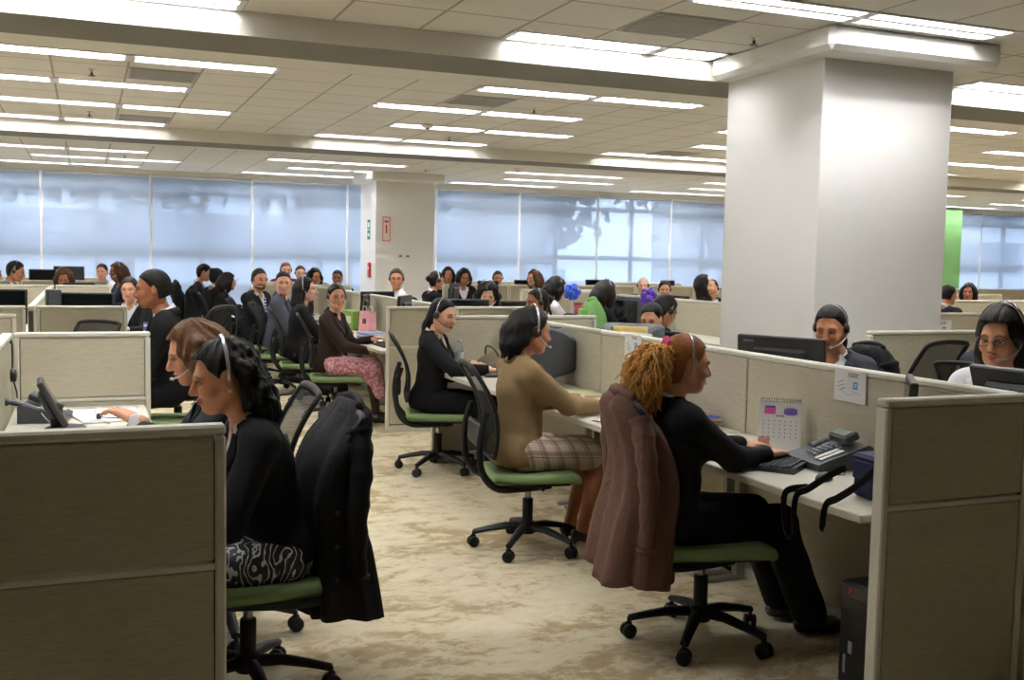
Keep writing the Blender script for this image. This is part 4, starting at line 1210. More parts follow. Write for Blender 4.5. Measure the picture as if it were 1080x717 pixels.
    if o.legs:
        S = SDF(); S.ell(P+np.array((-.025, 0, .03)), (.132, .172, .115), .03)
        if o.bottom == 'trousers':
            for i in range(2):
                S.cone(hipj[i], kn[i], .102, .084, .03); S.cone(kn[i]+np.array((-.008, 0, 0)), an[i]+np.array((-.004, 0, .0)), .082, .076, .02)
            v, f = S.mesh(hb, disp=sines(.004, 30, 7, (.6, 1, 1)), clip=lambda X, Y, Z: (.055-Z)+0*X+0*Y)
            mesh_obj('trousers', v, f, fab(o.bcol), root, True)
        else:
            L = o.__dict__.get('skirtlen', .72)
            for i in range(2): S.cone(hipj[i], hipj[i]*(1-L)+kn[i]*L, .097, .084, .06)
            S.cone(P, P*(1-L)+(kn[0]+kn[1])*.5*L, .09, .078, .06)
            if o.__dict__.get('skirtdrop'):
                q = (kn[0]+kn[1])*.5
                for yy in (-.09, 0, .09): S.cone(q+np.array((-.03, yy, -.0)), q+np.array((.06, yy*1.35, -o.skirtdrop)), .082, .060, .07)
            v, f = S.mesh(hb, disp=sines(.004, 30, 7, (.6, 1, 1)))
            mesh_obj('skirt', v, f, fab(o.bcol), root, True)
        if o.shoes:
          for i in range(2):
            S = SDF(); fy = o.footyaw*(1 if i else -1); M = rotZ(fy)
            q = lambda a, b, c: np.array((an[i][0], an[i][1], 0))+M @ np.array((a, b, c))
            if o.heel:
                S.cone(q(-.045, 0, .075), q(.05, 0, .045), .030, .033, .02); S.cone(q(.05, 0, .045), q(.125, 0, .024), .033, .024, .02); S.cone(q(-.05, 0, .06), q(-.048, 0, .008), .016, .008, .02)
                S.ell(q(.0, 0, .125), (.042, .022, .055), .01, sub=True)
            else:
                S.cone(q(-.05, 0, .045), q(.0, 0, .055), .036, .042, .02); S.cone(q(.0, 0, .05), q(.11, 0, .034), .040, .036, .03); S.cone(q(.11, 0, .034), q(.16, 0, .024), .036, .024, .02)
            v, f = S.mesh(.010 if D else .018, clip=lambda X, Y, Z: -Z+0*X+0*Y)
            mesh_obj('shoe', v, f, M_SHOE, root, True)
    # hair
    if o.style != 'none':
        v, f = hair_geo(o.style, hh*1.15, o.__dict__.get('seed', 1)); 
        hr = mesh_obj('hair', v @ Rh.T+hc, f, HAIR[o.hair], root, True)
        if o.style == 'redpony':
            b = curl_tail(); b.V = [tuple(Rh @ np.array(q)+hc) for q in b.V]; b.obj('curly_ponytail', HAIR['copper'], hr, True)
    def hp(*q): return Rh @ np.array(q)+hc
    if o.headset:
        w = .088*(1.05 if o.male else 1); b = MB()
        if o.band:
            tilt = o.__dict__.get('bandx', -.005)
            hg = .131 if o.style in ('bun', 'ponytail', 'redpony', 'short', 'lowtail', 'sleek', 'highbun', 'none') else .149; ww = w*1.03 if hg < .135 else w*1.17
            b.tube([hp(tilt-.012*math.sin(a), ww*math.cos(a), -.0+hg*math.sin(a)) for a in [PI*q/16 for q in range(17)]], .0035 if D else .005, 6, flat=(2.0, .7))
        hs = b.obj('headset', M_BAND, root, True)
        for sy in (o.__dict__.get('cups') or ((-1, 1) if o.band else (o.side,))):
            b = MB(); M = Matrix(Rh).to_4x4(); M.translation = Vector(hp(-.004, sy*(w-.004), -.004))
            b.lathe([(.004, -.012), (.024, -.010), (.027, 0), (.022, .011), (.004, .013)], 14, M=M @ Tm((0, 0, 0), (-sy*PI/2, 0, 0))); b.obj('ear_cup', M_HSP, hs, True)
        if o.boom:
            sy = o.__dict__.get('boomside') or o.side; b = MB()
            pts = bezier(hp(.002, sy*w, -.012), hp(.03, sy*(w+.012), -.045), hp(.08, sy*.07, -.07), hp(.112, sy*.034, -.072), 10)
            b.tube(pts, .003 if D else .004, 6); b.tube([pts[-1], hp(.118, sy*.022, -.070)], [.007, .006], 8); b.obj('microphone', o.mic, hs, True)
    if o.glasses:
        b = MB()
        for sy in (-1, 1):
            b.tube([hp(.104, sy*.033+.024*math.cos(a), -.002+.016*math.sin(a)) for a in [2*PI*q/16 for q in range(16)]], .0016, 5, closed=True)
            b.tube([hp(.103, sy*.057, .002), hp(.06, sy*.076, .004), hp(-.005, sy*.083, .006)], .0016, 5)
        b.tube([hp(.104, -.010, .0), hp(.110, 0, .002), hp(.104, .010, .0)], .0016, 5)
        b.obj('spectacles', plain('spectacle_metal', (88, 78, 72), .3, .8), root, True)
    if o.__dict__.get('earring'):
        b = MB(); sy = o.earring; M = Matrix.Translation(Vector(hp(-.006, sy*.085, -.04))); b.lathe([(.001, -.007), (.006, -.004), (.007, 0), (.006, .004), (.001, .007)], 10, M=M); b.obj('earring', plain('pearl', (236, 228, 214), .2), root, True)
    if o.bow:
        S = SDF()
        for q in range(7):
            a = q*2*PI/7; S.ell(hp(-.108+.004*(q % 2), .022*math.cos(a), .072+.022*math.sin(a)), (.014, .014, .014), .006)
        v, f = S.mesh(.005); mesh_obj('hair_tie', v, f, plain('hair_tie_pink', (226, 84, 128), .7), hr, True)
    root['hc'] = [float(q) for q in hc]
    PERSONS.append(root); return root
# ------------------------------------------------------------------ desk equipment
M_SCR = plain('screen_black_glass', (16, 18, 22), .12, nz=.02)
M_EQB = plain('equipment_black', (28, 29, 32), .45, nz=.05)
M_EQG = plain('equipment_dark_grey', (62, 65, 72), .5, nz=.04)
M_EQL = plain('equipment_light_grey', (150, 154, 160), .5, nz=.03)
M_PAPER = plain('paper_white', (238, 238, 236), .8, nz=.01)
M_KEY = plain('key_caps', (44, 45, 48), .5, nz=.08)
M_SCRON = m_emit('screen_lit_pale', (205, 214, 232), .9)
def lcd(x, y, rz, label, z=None, tilt=.08, lit=False, w=.41, h=.30, lift=.12, grp=None, logo=False):
    z = DZ if z is None else z
    r = thing('flat_monitor', label, 'monitor', (x, y, z), rz, grp)          # screen faces local +X
    b = MB(); b.lathe([(.105, 0), (.105, .008), (.09, .014), (.03, .018)], 20, M=Tm((0, 0, 0), (0, 0, 0), (.9, 1.1, 1))); sm_angle(b.obj('stand_base', M_EQB, r))
    b = MB(); b.tube([(-.03, 0, .01), (-.045, 0, .1), (-.03, 0, lift+.1)], [.022, .020, .018], 8, flat=(1.6, .6)); b.obj('stand_neck', M_EQB, r, True)
    M = Tm((0, 0, lift), (0, -tilt, 0))
    b = MB(); b.box((0, 0, h/2), (.028, w, h), bev=.006, M=M); b.box((-.025, 0, h/2), (.035, w*.62, h*.6), bev=.014, M=M)
    bz = b.obj('bezel', M_EQB, r)
    b = MB(); b.box((.0135, 0, h/2+.008), (.004, w-.035, h-.05), M=M); b.obj('screen', M_SCRON if lit else M_SCR, r)
    if logo:
        o = text_mesh('lenovo', .022, M_EQL, bz, (0, 0, 0), (0, 0, 0), 'badge_lettering')
        o.matrix_local = M @ Tm((-.0155, w*.42, h-.035), (PI/2, 0, -PI/2))
    return r
def crt(x, y, rz, label, z=None):
    z = DZ if z is None else z
    r = thing('tube_monitor', label, 'monitor', (x, y, z), rz)
    b = MB(); b.lathe([(.13, 0), (.14, .01), (.12, .03), (.09, .045)], 20); sm_angle(b.obj('swivel_base', M_EQG, r))
    V = []
    secs = [(.19, .215, .05, .42), (.16, .215, .05, .42), (.05, .205, .06, .415), (-.08, .165, .075, .385), (-.20, .125, .09, .33), (-.23, .11, .10, .31)]
    F = []
    for (xx, hw_, z0, z1) in secs:
        c = .02
        V += [(xx, -hw_, z0+c), (xx, -hw_+c, z0), (xx, hw_-c, z0), (xx, hw_, z0+c), (xx, hw_, z1-c), (xx, hw_-c, z1), (xx, -hw_+c, z1), (xx, -hw_, z1-c)]
    for i in range(len(secs)-1):
        for k in range(8): F.append((i*8+k, (i+1)*8+k, (i+1)*8+(k+1) % 8, i*8+(k+1) % 8))
    F.append(tuple(range(8))); F.append(tuple((len(secs)-1)*8+k for k in range(8))[::-1])
    b = MB(); b.add(V, F); sm_angle(b.obj('casing', M_EQG, r), 30)
    b = MB()
    for k in range(7): b.box((-.10, -.09+.03*k, .40-.012*0), (.09, .008, .006), M=Tm((0, 0, -.012), (0, .1, 0)))
    b.obj('vent_slots', M_EQB, r)
    b = MB(); b.grid(lambda u, v: (.191+.012*(1-(2*u-1)**2)*(1-(2*v-1)**2), -.18+.36*u, .085+.29*v), 8, 8); b.obj('screen', M_SCR, r, True)
    return r
def keyboard(x, y, rz, label, s=1):
    r = thing('keyboard', label, 'keyboard', (x, y, DZ), rz)                  # long axis local Y
    b = MB(); b.prism([(-.085, 0), (.085, 0), (.085, .026), (-.085, .013)], -.225, .225, M=Tm((0, 0, 0), (PI/2, 0, 0))); b.obj('case', M_EQB, r)
    b = MB()
    for i in range(6):
        xx = -.062+.024*i; z = .016+.0765*(xx+.085)*1.0
        for j in range(21 if i else 15):
            w = .017
            if i == 0 and 4 <= j <= 8: continue
            yy = -.205+.0205*j
            if j in (15, 17): continue
            b.box((xx, yy, z+.002), (.018, w, .008), bev=.003)
        if i == 0: b.box((xx, -.07, z+.002), (.018, .12, .008), bev=.003)
    k = b.obj('keys', M_KEY, r); k['kind'] = 'stuff'
    return r
def mouse(x, y, rz, label):
    r = thing('computer_mouse', label, 'mouse', (x, y, DZ), rz)
    s = SDF(); s.ell((0, 0, .004), (.055, .031, .032), .01); V, F = s.mesh(.006, clip=lambda X, Y, Z: -Z+0*X+0*Y); mesh_obj('shell', V, F, M_EQB, r, True)
    b = MB(); b.tube(spline([(.05, 0, .006), (.10, .02, .004), (.16, -.02, .004), (.22, .01, .004)], 5), .0022, 6); b.obj('cable', M_EQB, r, True)
    b = MB(); b.box((.026, 0, .031), (.018, .006, .006), bev=.002); b.obj('scroll_wheel', M_EQG, r)
    return r
def phone(x, y, rz, label):
    """desk telephone, keypad side faces local -X"""
    r = thing('desk_telephone', label, 'telephone', (x, y, DZ), rz)
    b = MB(); b.prism([(-.11, .004), (.11, .004), (.11, .085), (.09, .095), (-.09, .038), (-.115, .028)], -.12, .12, M=Tm((0, 0, 0), (PI/2, 0, 0))); b.obj('body', M_EQG, r)
    sl = math.atan2(.057, .18); M = Tm((-.09, 0, .038), (0, -sl, 0))
    b = MB(); b.box((.155, -.025, .016), (.06, .12, .032), bev=.006, M=M @ Tm((0, 0, 0), (0, -.12, 0))); b.obj('display_housing', M_EQG, r)
    b = MB(); b.box((.150, -.025, .0175), (.034, .095, .03), M=M @ Tm((0, 0, 0), (0, -.12, 0)) @ Tm((0, 0, .0025))); b.obj('display', plain('phone_lcd', (120, 136, 124), .2), r)
    b = MB()
    for i in range(4):
        for j in range(3): b.box((.025+.022*i, .018-.022*j+.01, .006), (.014, .016, .008), bev=.003, M=M)
    for j in range(4): b.box((.112, .03-.028*j, .006), (.010, .018, .008), bev=.003, M=M)
    k = b.obj('keypad', M_EQL, r)
    b = MB()
    for j in range(2): b.box((.05, -.055-.032*j, .004), (.10, .020, .004), M=M)
    b.obj('label_strip', M_PAPER, r)
    b = MB()
    pts = spline([(-.02, .088, .052), (.02, .088, .07), (.08, .088, .090), (.15, .088, .106), (.19, .088, .108)], 5)
    n = len(pts); b.tube(pts, [.026 if (i < 5 or i > n-6) else .016 for i in range(n)], 10, flat=(1, .8)); b.obj('handset', M_EQG, r, True)
    return r
def book_stack(x, y, rz, label, cols, w=.22, d=.30, z=None):
    z0 = DZ if z is None else z
    for i, (c, t) in enumerate(cols):
        r = thing('folder', '%s, %s' % (label, ('bottom one', 'second one up', 'third one up', 'fourth one up', 'topmost one')[i if i < len(cols)-1 else 4]), 'folder', (x+.012*math.sin(i*2.3), y+.01*math.cos(i*3.1), z0), rz+.08*math.sin(i*1.9), label)
        b = MB(); b.box((0, 0, t*.08), (w, d, t*.14)); b.box((0, 0, t*.92), (w, d, t*.14)); b.box((-w/2+.003, 0, t/2), (.005, d, t)); b.obj('cover', plain('folder_%d_%d_%d' % c, c, .5), r)
        b = MB(); b.box((.004, 0, t/2), (w-.014, d-.012, t*.7)); b.obj('pages', M_PAPER, r); z0 += t
def paper(x, y, rz, label, w=.21, d=.297, z=None, cat='paper', mat=None, name='paper_sheet'):
    b = MB(); b.grid(lambda u, v: (w*(u-.5), d*(v-.5), .0018+.004*math.sin(u*4+v*2)**2*.5), 5, 5)
    o = b.obj(name, mat or M_PAPER, None, True); o.location = (x, y, DZ if z is None else z); o.rotation_euler = (0, 0, rz); md = o.modifiers.new('t', 'SOLIDIFY'); md.thickness = .0012
    return tag(o, label, cat)
M_INK = plain('print_grey', (120, 124, 132), .8); M_BLUE = plain('print_blue', (64, 128, 196), .7); M_SWOOSH = plain('print_light_blue', (150, 196, 226), .7)
def notice(x, y, z, rz, label, w=.20, h=.145):
    """leaflet taped to a panel; local +X is the outward side"""
    r = thing('notice_sheet', label, 'notice', (x, y, z), rz)
    b = MB(); b.box((0, 0, 0), (.002, w, h)); b.obj('sheet', M_PAPER, r)
    b = MB()
    for k, (a, ww) in enumerate(((.40, .5), (.33, .42))):
        for j in range(9): b.box((.0015, w*.10+ww*w*(j/9-.45)*.7, h*a), (.0006, w*.032, h*.035))
    for j in range(3): b.box((.0015, -w*.25+.0*j, h*(.26-.12*j)), (.0006, w*.2, h*.025), M=Tm((0, 0, 0), (.35, 0, 0)))
    b.obj('printed_lines', M_INK, r)
    b = MB(); b.box((.0015, w*.18, h*.05), (.0008, w*.14, h*.22)); b.obj('blue_square_logo', M_BLUE, r)
    b = MB(); b.box((.0020, w*.18, h*.08), (.0008, w*.09, h*.03)); b.box((.0020, w*.18, h*.02), (.0008, w*.07, h*.03)); b.obj('logo_lettering', M_PAPER, r)
    b = MB(); b.tube([(.0015, w*(.34-.62*q/10), h*(-.22+.05*math.sin(q*.8))) for q in range(11)], .0016, 5, flat=(.4, 1.6)); b.obj('wave_print', M_SWOOSH, r)
    return r

# near right desk: telephone, keyboard, mouse, calendar, folders, bag, computer
phone(2.945, 3.58, -.12, 'dark grey desk telephone with a display beside the near right panel').scale = (1.14, 1.14, 1.14)
keyboard(2.80, 3.66, -.92, 'black keyboard under the hands of the woman with the curly ponytail')
b = MB()
for q in range(6): b.lathe([(.012, 0), (.012, .0014)], 10, M=Tm((2.69+.022*(q % 3), 3.585+.018*(q//3)-.012*(q % 3), DZ+.017+.003*(q % 2))))
tag(b.obj('sticker_cluster', plain('orange_sticker', (214, 140, 74), .6)), 'orange floral stickers on the corner of the near keyboard', 'sticker')
mouse(2.72, 3.33, .5, 'black mouse between the keyboard and the navy bag')
r = thing('desk_calendar', 'white spiral desk calendar with pink and violet badges', 'calendar', (2.985, 3.98, DZ), PI+.85); r.scale = (1.3, 1.3, 1.3)
b = MB(); b.box((0, 0, .088), (.003, .15, .18), M=Tm((.03, 0, 0), (0, -.22, 0))); b.box((0, 0, .088), (.003, .15, .18), M=Tm((-.045, 0, 0), (0, .22, 0))); b.obj('leaf', M_PAPER, r)
b = MB(); b.box((-.01, 0, .002), (.09, .15, .003)); b.obj('foot', M_PAPER, r)
b = MB()
for k in range(16): b.tube([(-.008+.008*math.cos(a), -.068+.009*k, .176+.007*math.sin(a)) for a in [2*PI*q/10 for q in range(10)]], .0011, 5, closed=True)
b.obj('spiral_binding', M_EQB, r)
Mc = Tm((.03, 0, 0), (0, -.22, 0))
b = MB(); b.box((.002, -.036, .140), (.0012, .040, .024), M=Mc, bev=.003); b.obj('pink_badge', plain('badge_pink', (232, 96, 178), .6), r)
b = MB(); b.box((.002, .036, .140), (.0012, .046, .020), M=Mc, bev=.004); b.box((.002, -.036, .154), (.0014, .036, .008), M=Mc); b.box((.002, .036, .140), (.0016, .03, .026), M=Mc); b.obj('violet_badge', plain('badge_violet', (98, 88, 168), .6), r)
b = MB()
for i in range(5):
    for j in range(7): b.box((.002, .057-.019*j, .104-.014*i), (.0008, .0035, .004), M=Mc)
b.box((.002, 0, .122), (.0008, .03, .004), M=Mc); o = b.obj('day_numbers', M_INK, r); o['kind'] = 'stuff'
b = MB(); b.box((.002, -.052, .026), (.0010, .040, .040), M=Mc); b.obj('photo_print', plain('print_tan', (172, 132, 110), .7, nz=.35, scale=90), r)
book_stack(2.95, 4.72, .15, 'coloured folders stacked beside the calendar', [((226, 226, 224), .012), ((120, 168, 150), .010), ((222, 222, 226), .014), ((214, 120, 120), .008), ((44, 92, 190), .012)], .20, .29)
b = MB(); b.box((0, 0, 0), (.10, .13, .0015)); o = b.obj('cover_card', plain('card_pink', (226, 120, 150), .6), None); o.location = (2.98, 4.70, DZ+.0605); o.rotation_euler = (0, 0, .2); tag(o, 'pink card lying on top of the blue folder', 'card')
# navy shoulder bag hanging over the desk edge
r = thing('shoulder_bag', 'navy shoulder bag with dangling black straps on the near right desk', 'bag', (2.69, 3.00, DZ), 0)
s = SDF(); s.box((.02, 0, .085), (.15, .16, .165), rad=.03); V, F = s.mesh(.01, disp=sines(.006, 40, 5)); mesh_obj('bag_body', V, F, cloth('bag_navy', (30, 36, 66), (20, 24, 46), 200, .7, .5), r, True)
b = MB(); b.box((.02, 0, .152), (.152, .162, .03), bev=.012); b.box((-.058, 0, .11), (.012, .12, .07), bev=.005); b.obj('flap', cloth('bag_navy_flap', (36, 42, 74), (24, 28, 52), 200, .7, .4), r)
for (yy, dz) in ((.11, 0), (-.055, .03)):
    b = MB(); pts = spline([(-.05, yy, .10+dz), (-.11, yy+.02, .07), (-.19, yy+.035, .022), (-.245, yy+.03, .004), (-.262, yy+.025, -.07), (-.258, yy+.02, -.14+2*dz)]+([(-.258, yy+.045, -.165), (-.260, yy+.070, -.13), (-.262, yy+.085, -.05), (-.245, yy+.09, .006), (-.16, yy+.08, .016)] if yy > 0 else []), 6)
    b.tube(pts, .014, 8, flat=(.16, 1)); b.obj('strap', cloth('bag_strap', (30, 28, 30), (20, 18, 20), 300, .7, .3), r, True)
# computer tower on the floor
r = thing('computer_tower', 'black computer tower standing under the near right desk', 'computer', (2.87, 3.03, 0), 0)
b = MB(); b.box((0, 0, .215), (.42, .175, .40), bev=.008); b.obj('case', M_EQB, r)
b = MB(); b.box((-.214, 0, .215), (.014, .17, .39), bev=.004); b.box((-.222, 0, .34), (.004, .14, .035)); b.box((-.222, 0, .295), (.004, .14, .035)); b.obj('front_bezel', plain('tower_front', (20, 20, 22), .3), r)
b = MB(); b.box((-.2235, .03, .385), (.003, .02, .02)); b.obj('red_label', plain('label_red', (190, 44, 36), .5), r)
b = MB(); b.box((-.2235, .02, .17), (.003, .022, .045)); b.box((-.2235, .05, .10), (.003, .012, .07)); b.obj('sticker', M_EQL, r)
for (a, c) in ((-.17, -.06), (-.17, .06), (.17, -.06), (.17, .06)):
    b = MB(); b.lathe([(.016, 0), (.018, .016)], 10, M=Tm((a, c, 0))); b.obj('foot', M_EQB, r)
notice(3.101, 3.65, 1.075, PI, 'white notice with a blue square logo taped behind the telephone', .205, .14)
notice(3.101, 5.62, 1.085, PI, 'white notice with a blue square logo taped behind the woman in khaki', .205, .145)
notice(3.101, 5.36, .92, PI, 'small blank-looking notice low on the spine behind the curly ponytail', .12, .12)
lcd(2.87, 3.06, PI-.70, 'slim dark monitor seen edge-on behind the near right panel', tilt=.06, lift=.16, h=.28, w=.36)
# khaki desk
keyboard(2.78, 5.28, -.10, 'dark keyboard under the hands of the woman in khaki')
crt(2.88, 6.52, PI+.15, 'bulky dark grey tube monitor beyond the woman in khaki')
r = paper(2.80, 5.85, .3, 'pale green papers piled in front of the bulky grey monitor', .30, .40, mat=plain('paper_pale_green', (206, 208, 170), .8))
paper(2.93, 6.02, -.3, 'buff folder lying on the pale green papers', .24, .34, z=DZ+.008, mat=plain('paper_buff', (188, 182, 140), .8), name='paper_folder', cat='folder')
paper(2.68, 5.62, .1, 'white sheet under the far hand of the woman in khaki')
paper(2.62, 4.92, .5, 'red and white booklet at the desk edge beside the woman in khaki', .15, .21, mat=plain('paper_red', (206, 58, 84), .6), name='booklet', cat='booklet')
paper(2.60, 4.90, .55, 'white sheet lying over the red booklet', .13, .19, z=DZ+.006)
phone(2.96, 4.98, .0, 'grey desk telephone half hidden behind the copper curls')
# dark suit desk
mouse(2.72, 7.03, 0, 'black mouse under the hand of the woman in the black suit')
r = thing('handbag', 'taupe cloth handbag lying on the desk beyond the woman in black', 'bag', (2.86, 7.33, DZ), .3)
s = SDF(); s.ell((0, 0, .075), (.10, .16, .085), .03); s.box((0, 0, .05), (.16, .27, .10), rad=.04, k=.03); V, F = s.mesh(.011, disp=sines(.010, 45, 9), clip=lambda X, Y, Z: -Z+0*X+0*Y); mesh_obj('bag_body', V, F, cloth('bag_taupe', (128, 118, 98), (96, 88, 72), 120, .9, .6), r, True)
b = MB(); b.tube(spline([(-.03, -.10, .12), (-.06, -.06, .19), (-.05, .04, .20), (-.02, .09, .13)], 6), .008, 8); b.obj('handle', cloth('bag_taupe_d', (92, 84, 70), None, 120, .9, .3), r, True)
r = thing('water_bottle', 'clear plastic water bottle near the end panel', 'bottle', (2.66, 7.58, DZ), 0)
gl = NT('bottle_plastic'); gl.base((.85, .92, .95, 1)); gl.rough(.12); gl.b.inputs['Transmission Weight'].default_value = .75; gl.b.inputs['IOR'].default_value = 1.2
b = MB(); b.lathe([(.028, 0), (.033, .006), (.033, .06), (.030, .075), (.033, .09), (.033, .15), (.026, .18), (.014, .20), (.013, .215)], 18); b.obj('bottle_body', gl.m, r, True)
b = MB(); b.lathe([(.015, .213), (.015, .232), (.013, .235)], 14); b.obj('cap', plain('cap_pale_blue', (180, 205, 225), .5), r, True)
b = MB(); b.lathe([(.0338, .085), (.0338, .14)], 18, cap=False); b.obj('label_band', plain('bottle_label', (206, 216, 226), .6), r, True)
lcd(2.98, 7.12, PI+.2, 'dark monitor hidden behind the head of the woman in khaki', lift=.12)
# behind the spine
lcd(3.46, 4.62, .50, 'wide black monitor with a small badge, rear towards the camera', lift=.175, h=.30, w=.50, logo=True)
crt(3.50, 6.42, .80, 'bulky dark grey tube monitor with a yellow envelope on its back')
r = paper(3.30, 6.56, 0, 'yellow envelope leaning on the back of the tube monitor', .24, .13, mat=plain('paper_yellow', (236, 206, 130), .8), name='envelope', cat='envelope'); r.location = (3.50-.246*math.cos(.8)+.06, 6.42-.246*math.sin(.8)-.06, DZ+.36); r.rotation_euler = (PI/2, .0, .80-PI/2)
r = paper(3.30, 6.50, 0, 'white envelope in front of the yellow envelope', .22, .10, name='envelope', cat='envelope'); r.location = (3.50-.252*math.cos(.8)+.09, 6.42-.252*math.sin(.8)-.09, DZ+.335); r.rotation_euler = (PI/2, .05, .80-PI/2)
lcd(3.50, 3.08, .12, 'grey-backed monitor in front of the woman with glasses', lift=.20, h=.28, w=.38, tilt=.35)
phone(3.45, 3.9, PI, 'grey desk telephone on the desk of the woman with glasses')
keyboard(3.62, 4.75, .05, 'black keyboard of the dark-haired woman by the column')
# left desk
phone(-.20, 5.72, PI/2+1.45, 'dark grey desk telephone at the back of the left desk')
lcd(-.10, 5.40, .04, 'small slim screen tilted back beside the left telephone', lift=.03, tilt=.50, h=.24, w=.26)
for i, (x, y, rz, l) in enumerate(((-.02, 5.95, .1, 'white sheet by the lit end panel on the left desk'), (.14, 5.98, -.06, 'white sheet at the right end of the left desk'), (.05, 5.70, .25, 'white sheet in front of the small tilted screen'))): paper(x, y, rz, l, z=DZ+.002*i)
b = MB(); b.tube(spline([(-.22, 5.62, DZ+.06), (-.17, 5.50, DZ+.02), (-.10, 5.46, DZ+.006), (-.02, 5.52, DZ+.006), (.04, 5.60, DZ+.008), (.10, 5.50, DZ+.006)], 8), .003, 6); tag(b.obj('telephone_cord', plain('cord_grey', (170, 168, 166), .6), None, True), 'pale cord curling from the left telephone across the desk', 'cord')
r = thing('desk_microphone', 'small black wired microphone plug lying on the left desk', 'microphone', (.05, 5.66, DZ), .3)
b = MB(); b.lathe([(.011, .0), (.013, .01), (.012, .03), (.005, .034)], 10); b.obj('head', M_EQB, r, True)
b = MB(); b.tube(spline([(.0, 0, .016), (.07, -.05, .012), (.13, -.12, .012)], 6), .0026, 6); b.tube([(.13, -.12, .012), (.16, -.15, .012)], .009, 8); b.obj('lead', M_EQB, r, True)
r = thing('hanging_headset', 'black headset hooked on the left spine panel', 'headset', (-.355, 5.62, 1.0), 0)
b = MB(); b.tube([(.012, -.02+.075*math.sin(a), .055-.085*math.cos(a)+.02) for a in [PI*.25+q*PI*.9/10 for q in range(11)]], .005, 6); b.obj('band', M_HSP, r, True)
b = MB(); b.lathe([(.01, -.016), (.032, -.014), (.035, 0), (.03, .012), (.01, .016)], 14, M=Tm((.02, -.02, -.01), (0, PI/2, 0))); b.obj('ear_cup', M_HSP, r, True)
b = MB(); b.tube(spline([(.02, -.02, -.04), (.03, 0, -.09), (.03, .05, -.13)], 5), .004, 6); b.obj('boom', M_HSP, r, True)
mouse(.20, 5.25, 2.6, 'dark mouse at the right edge of the left desk')
# second left block
lcd(-.02, 10.0, -.15-PI/2, 'black monitor behind the third left end panel', lift=.19, w=.50, h=.30)
r = thing('speaker_box', 'small black loudspeaker left of the black monitor', 'speaker', (-.27, 9.9, DZ), .2)
b = MB(); b.box((0, 0, .26), (.12, .10, .52), bev=.008); b.obj('cabinet', M_EQB, r); b = MB(); b.box((0, -.052, .38), (.09, .004, .24), bev=.002); b.obj('grille_cloth', M_EQG, r)
lcd(-.75, 9.9, -.12-PI/2, 'black monitor at the left picture edge', lift=.22, w=.55, h=.30)
lcd(-.1, 15.6, -.1-PI/2, 'dark monitor in front of the leftmost windows', lift=.12)
lcd(-.62, 17.6, -1.7, 'dark monitor left of the brown curly hair', lift=.27); lcd(-.25, 17.75, -1.4, 'upper dark monitor beneath the leftmost windows', lift=.32, w=.45)
# row looking round
lcd(2.93, 10.05, PI-.55, 'dark monitor beside the end panel, facing the woman in the pink skirt', lift=.16, h=.32, w=.46, tilt=.05)
keyboard(2.68, 9.78, .0, 'black keyboard beside the end panel of the looking row')
paper(2.78, 9.52, .3, 'white sheet on the worktop beside the end panel')
r = thing('paper_bag', 'pink gift bag with a dark figure on the row of worktops', 'bag', (2.86, 11.2, DZ), .2)
b = MB()
for sx in (-1, 1): b.add([(sx*.05, -.13, 0), (sx*.05, .13, 0), (sx*.035, .13, .26), (sx*.035, -.13, .26)], [(0, 1, 2, 3)])
for sy in (-1, 1): b.add([(-.05, sy*.13, 0), (.05, sy*.13, 0), (.035, sy*.13, .26), (-.035, sy*.13, .26)], [(0, 1, 2, 3)])
b.obj('bag_body', plain('bag_pink', (232, 170, 176), .6, nz=.12, scale=14), r)
b = MB(); b.box((-.047, .0, .12), (.004, .10, .12), M=Tm((0, 0, 0), (0, .05, 0)), bev=.02); b.obj('dark_print', plain('bag_print', (96, 52, 62), .6), r)
b = MB()
for sx in (-1, 1): b.tube(spline([(sx*.035, -.05, .26), (sx*.035, -.03, .31), (sx*.035, .03, .31), (sx*.035, .05, .26)], 5), .004, 6)
b.obj('handle', M_PAPER, r, True)
r = thing('tissue_box', 'green box on the worktop behind the pink gift bag', 'box', (2.92, 12.1, DZ), .1)
b = MB(); b.box((0, 0, .11), (.16, .34, .22), bev=.006); b.obj('carton', plain('box_green', (132, 168, 78), .6, nz=.1, scale=12), r); b = MB(); b.box((-.082, 0, .12), (.004, .26, .08)); b.obj('label', plain('box_label', (224, 232, 206), .6), r)
book_stack(2.8, 10.75, .2, 'blue-grey folders by the pink gift bag', [((150, 164, 206), .02), ((226, 228, 234), .02), ((120, 136, 180), .02)], .22, .3)
for i, (y, l) in enumerate(((11.9, 'second dark monitor along the looking row'), (13.4, 'third dark monitor along the looking row'), (15.1, 'fourth dark monitor along the looking row'))): lcd(2.98, y, PI-.4, l, lift=.12)
lcd(3.55, 9.95, -PI/2-.05, 'wide black monitor above the centre end panel, left one', lift=.14, w=.52, h=.31); lcd(4.15, 9.8, -PI/2+.03, 'wide black monitor above the centre end panel, right one', lift=.14, w=.56, h=.30, z=DZ)
desk(3.93, 4.45, 9.4, 10.1, 'small side table carrying the right black monitor')
lcd(3.3, 12.4, -1.2, 'black monitor in front of the man in the white shirt', lift=.14, w=.5)
lcd(5.0, 14.55, 2.5, 'dark monitor with a lit page before the woman with the curled bun', lift=.2, lit=True); lcd(5.05, 13.8, 2.7, 'lower lit monitor before the woman with the curled bun', lift=.08, lit=True)
desk(4.75, 5.4, 13.5, 15.0, 'worktop carrying the two lit monitors')
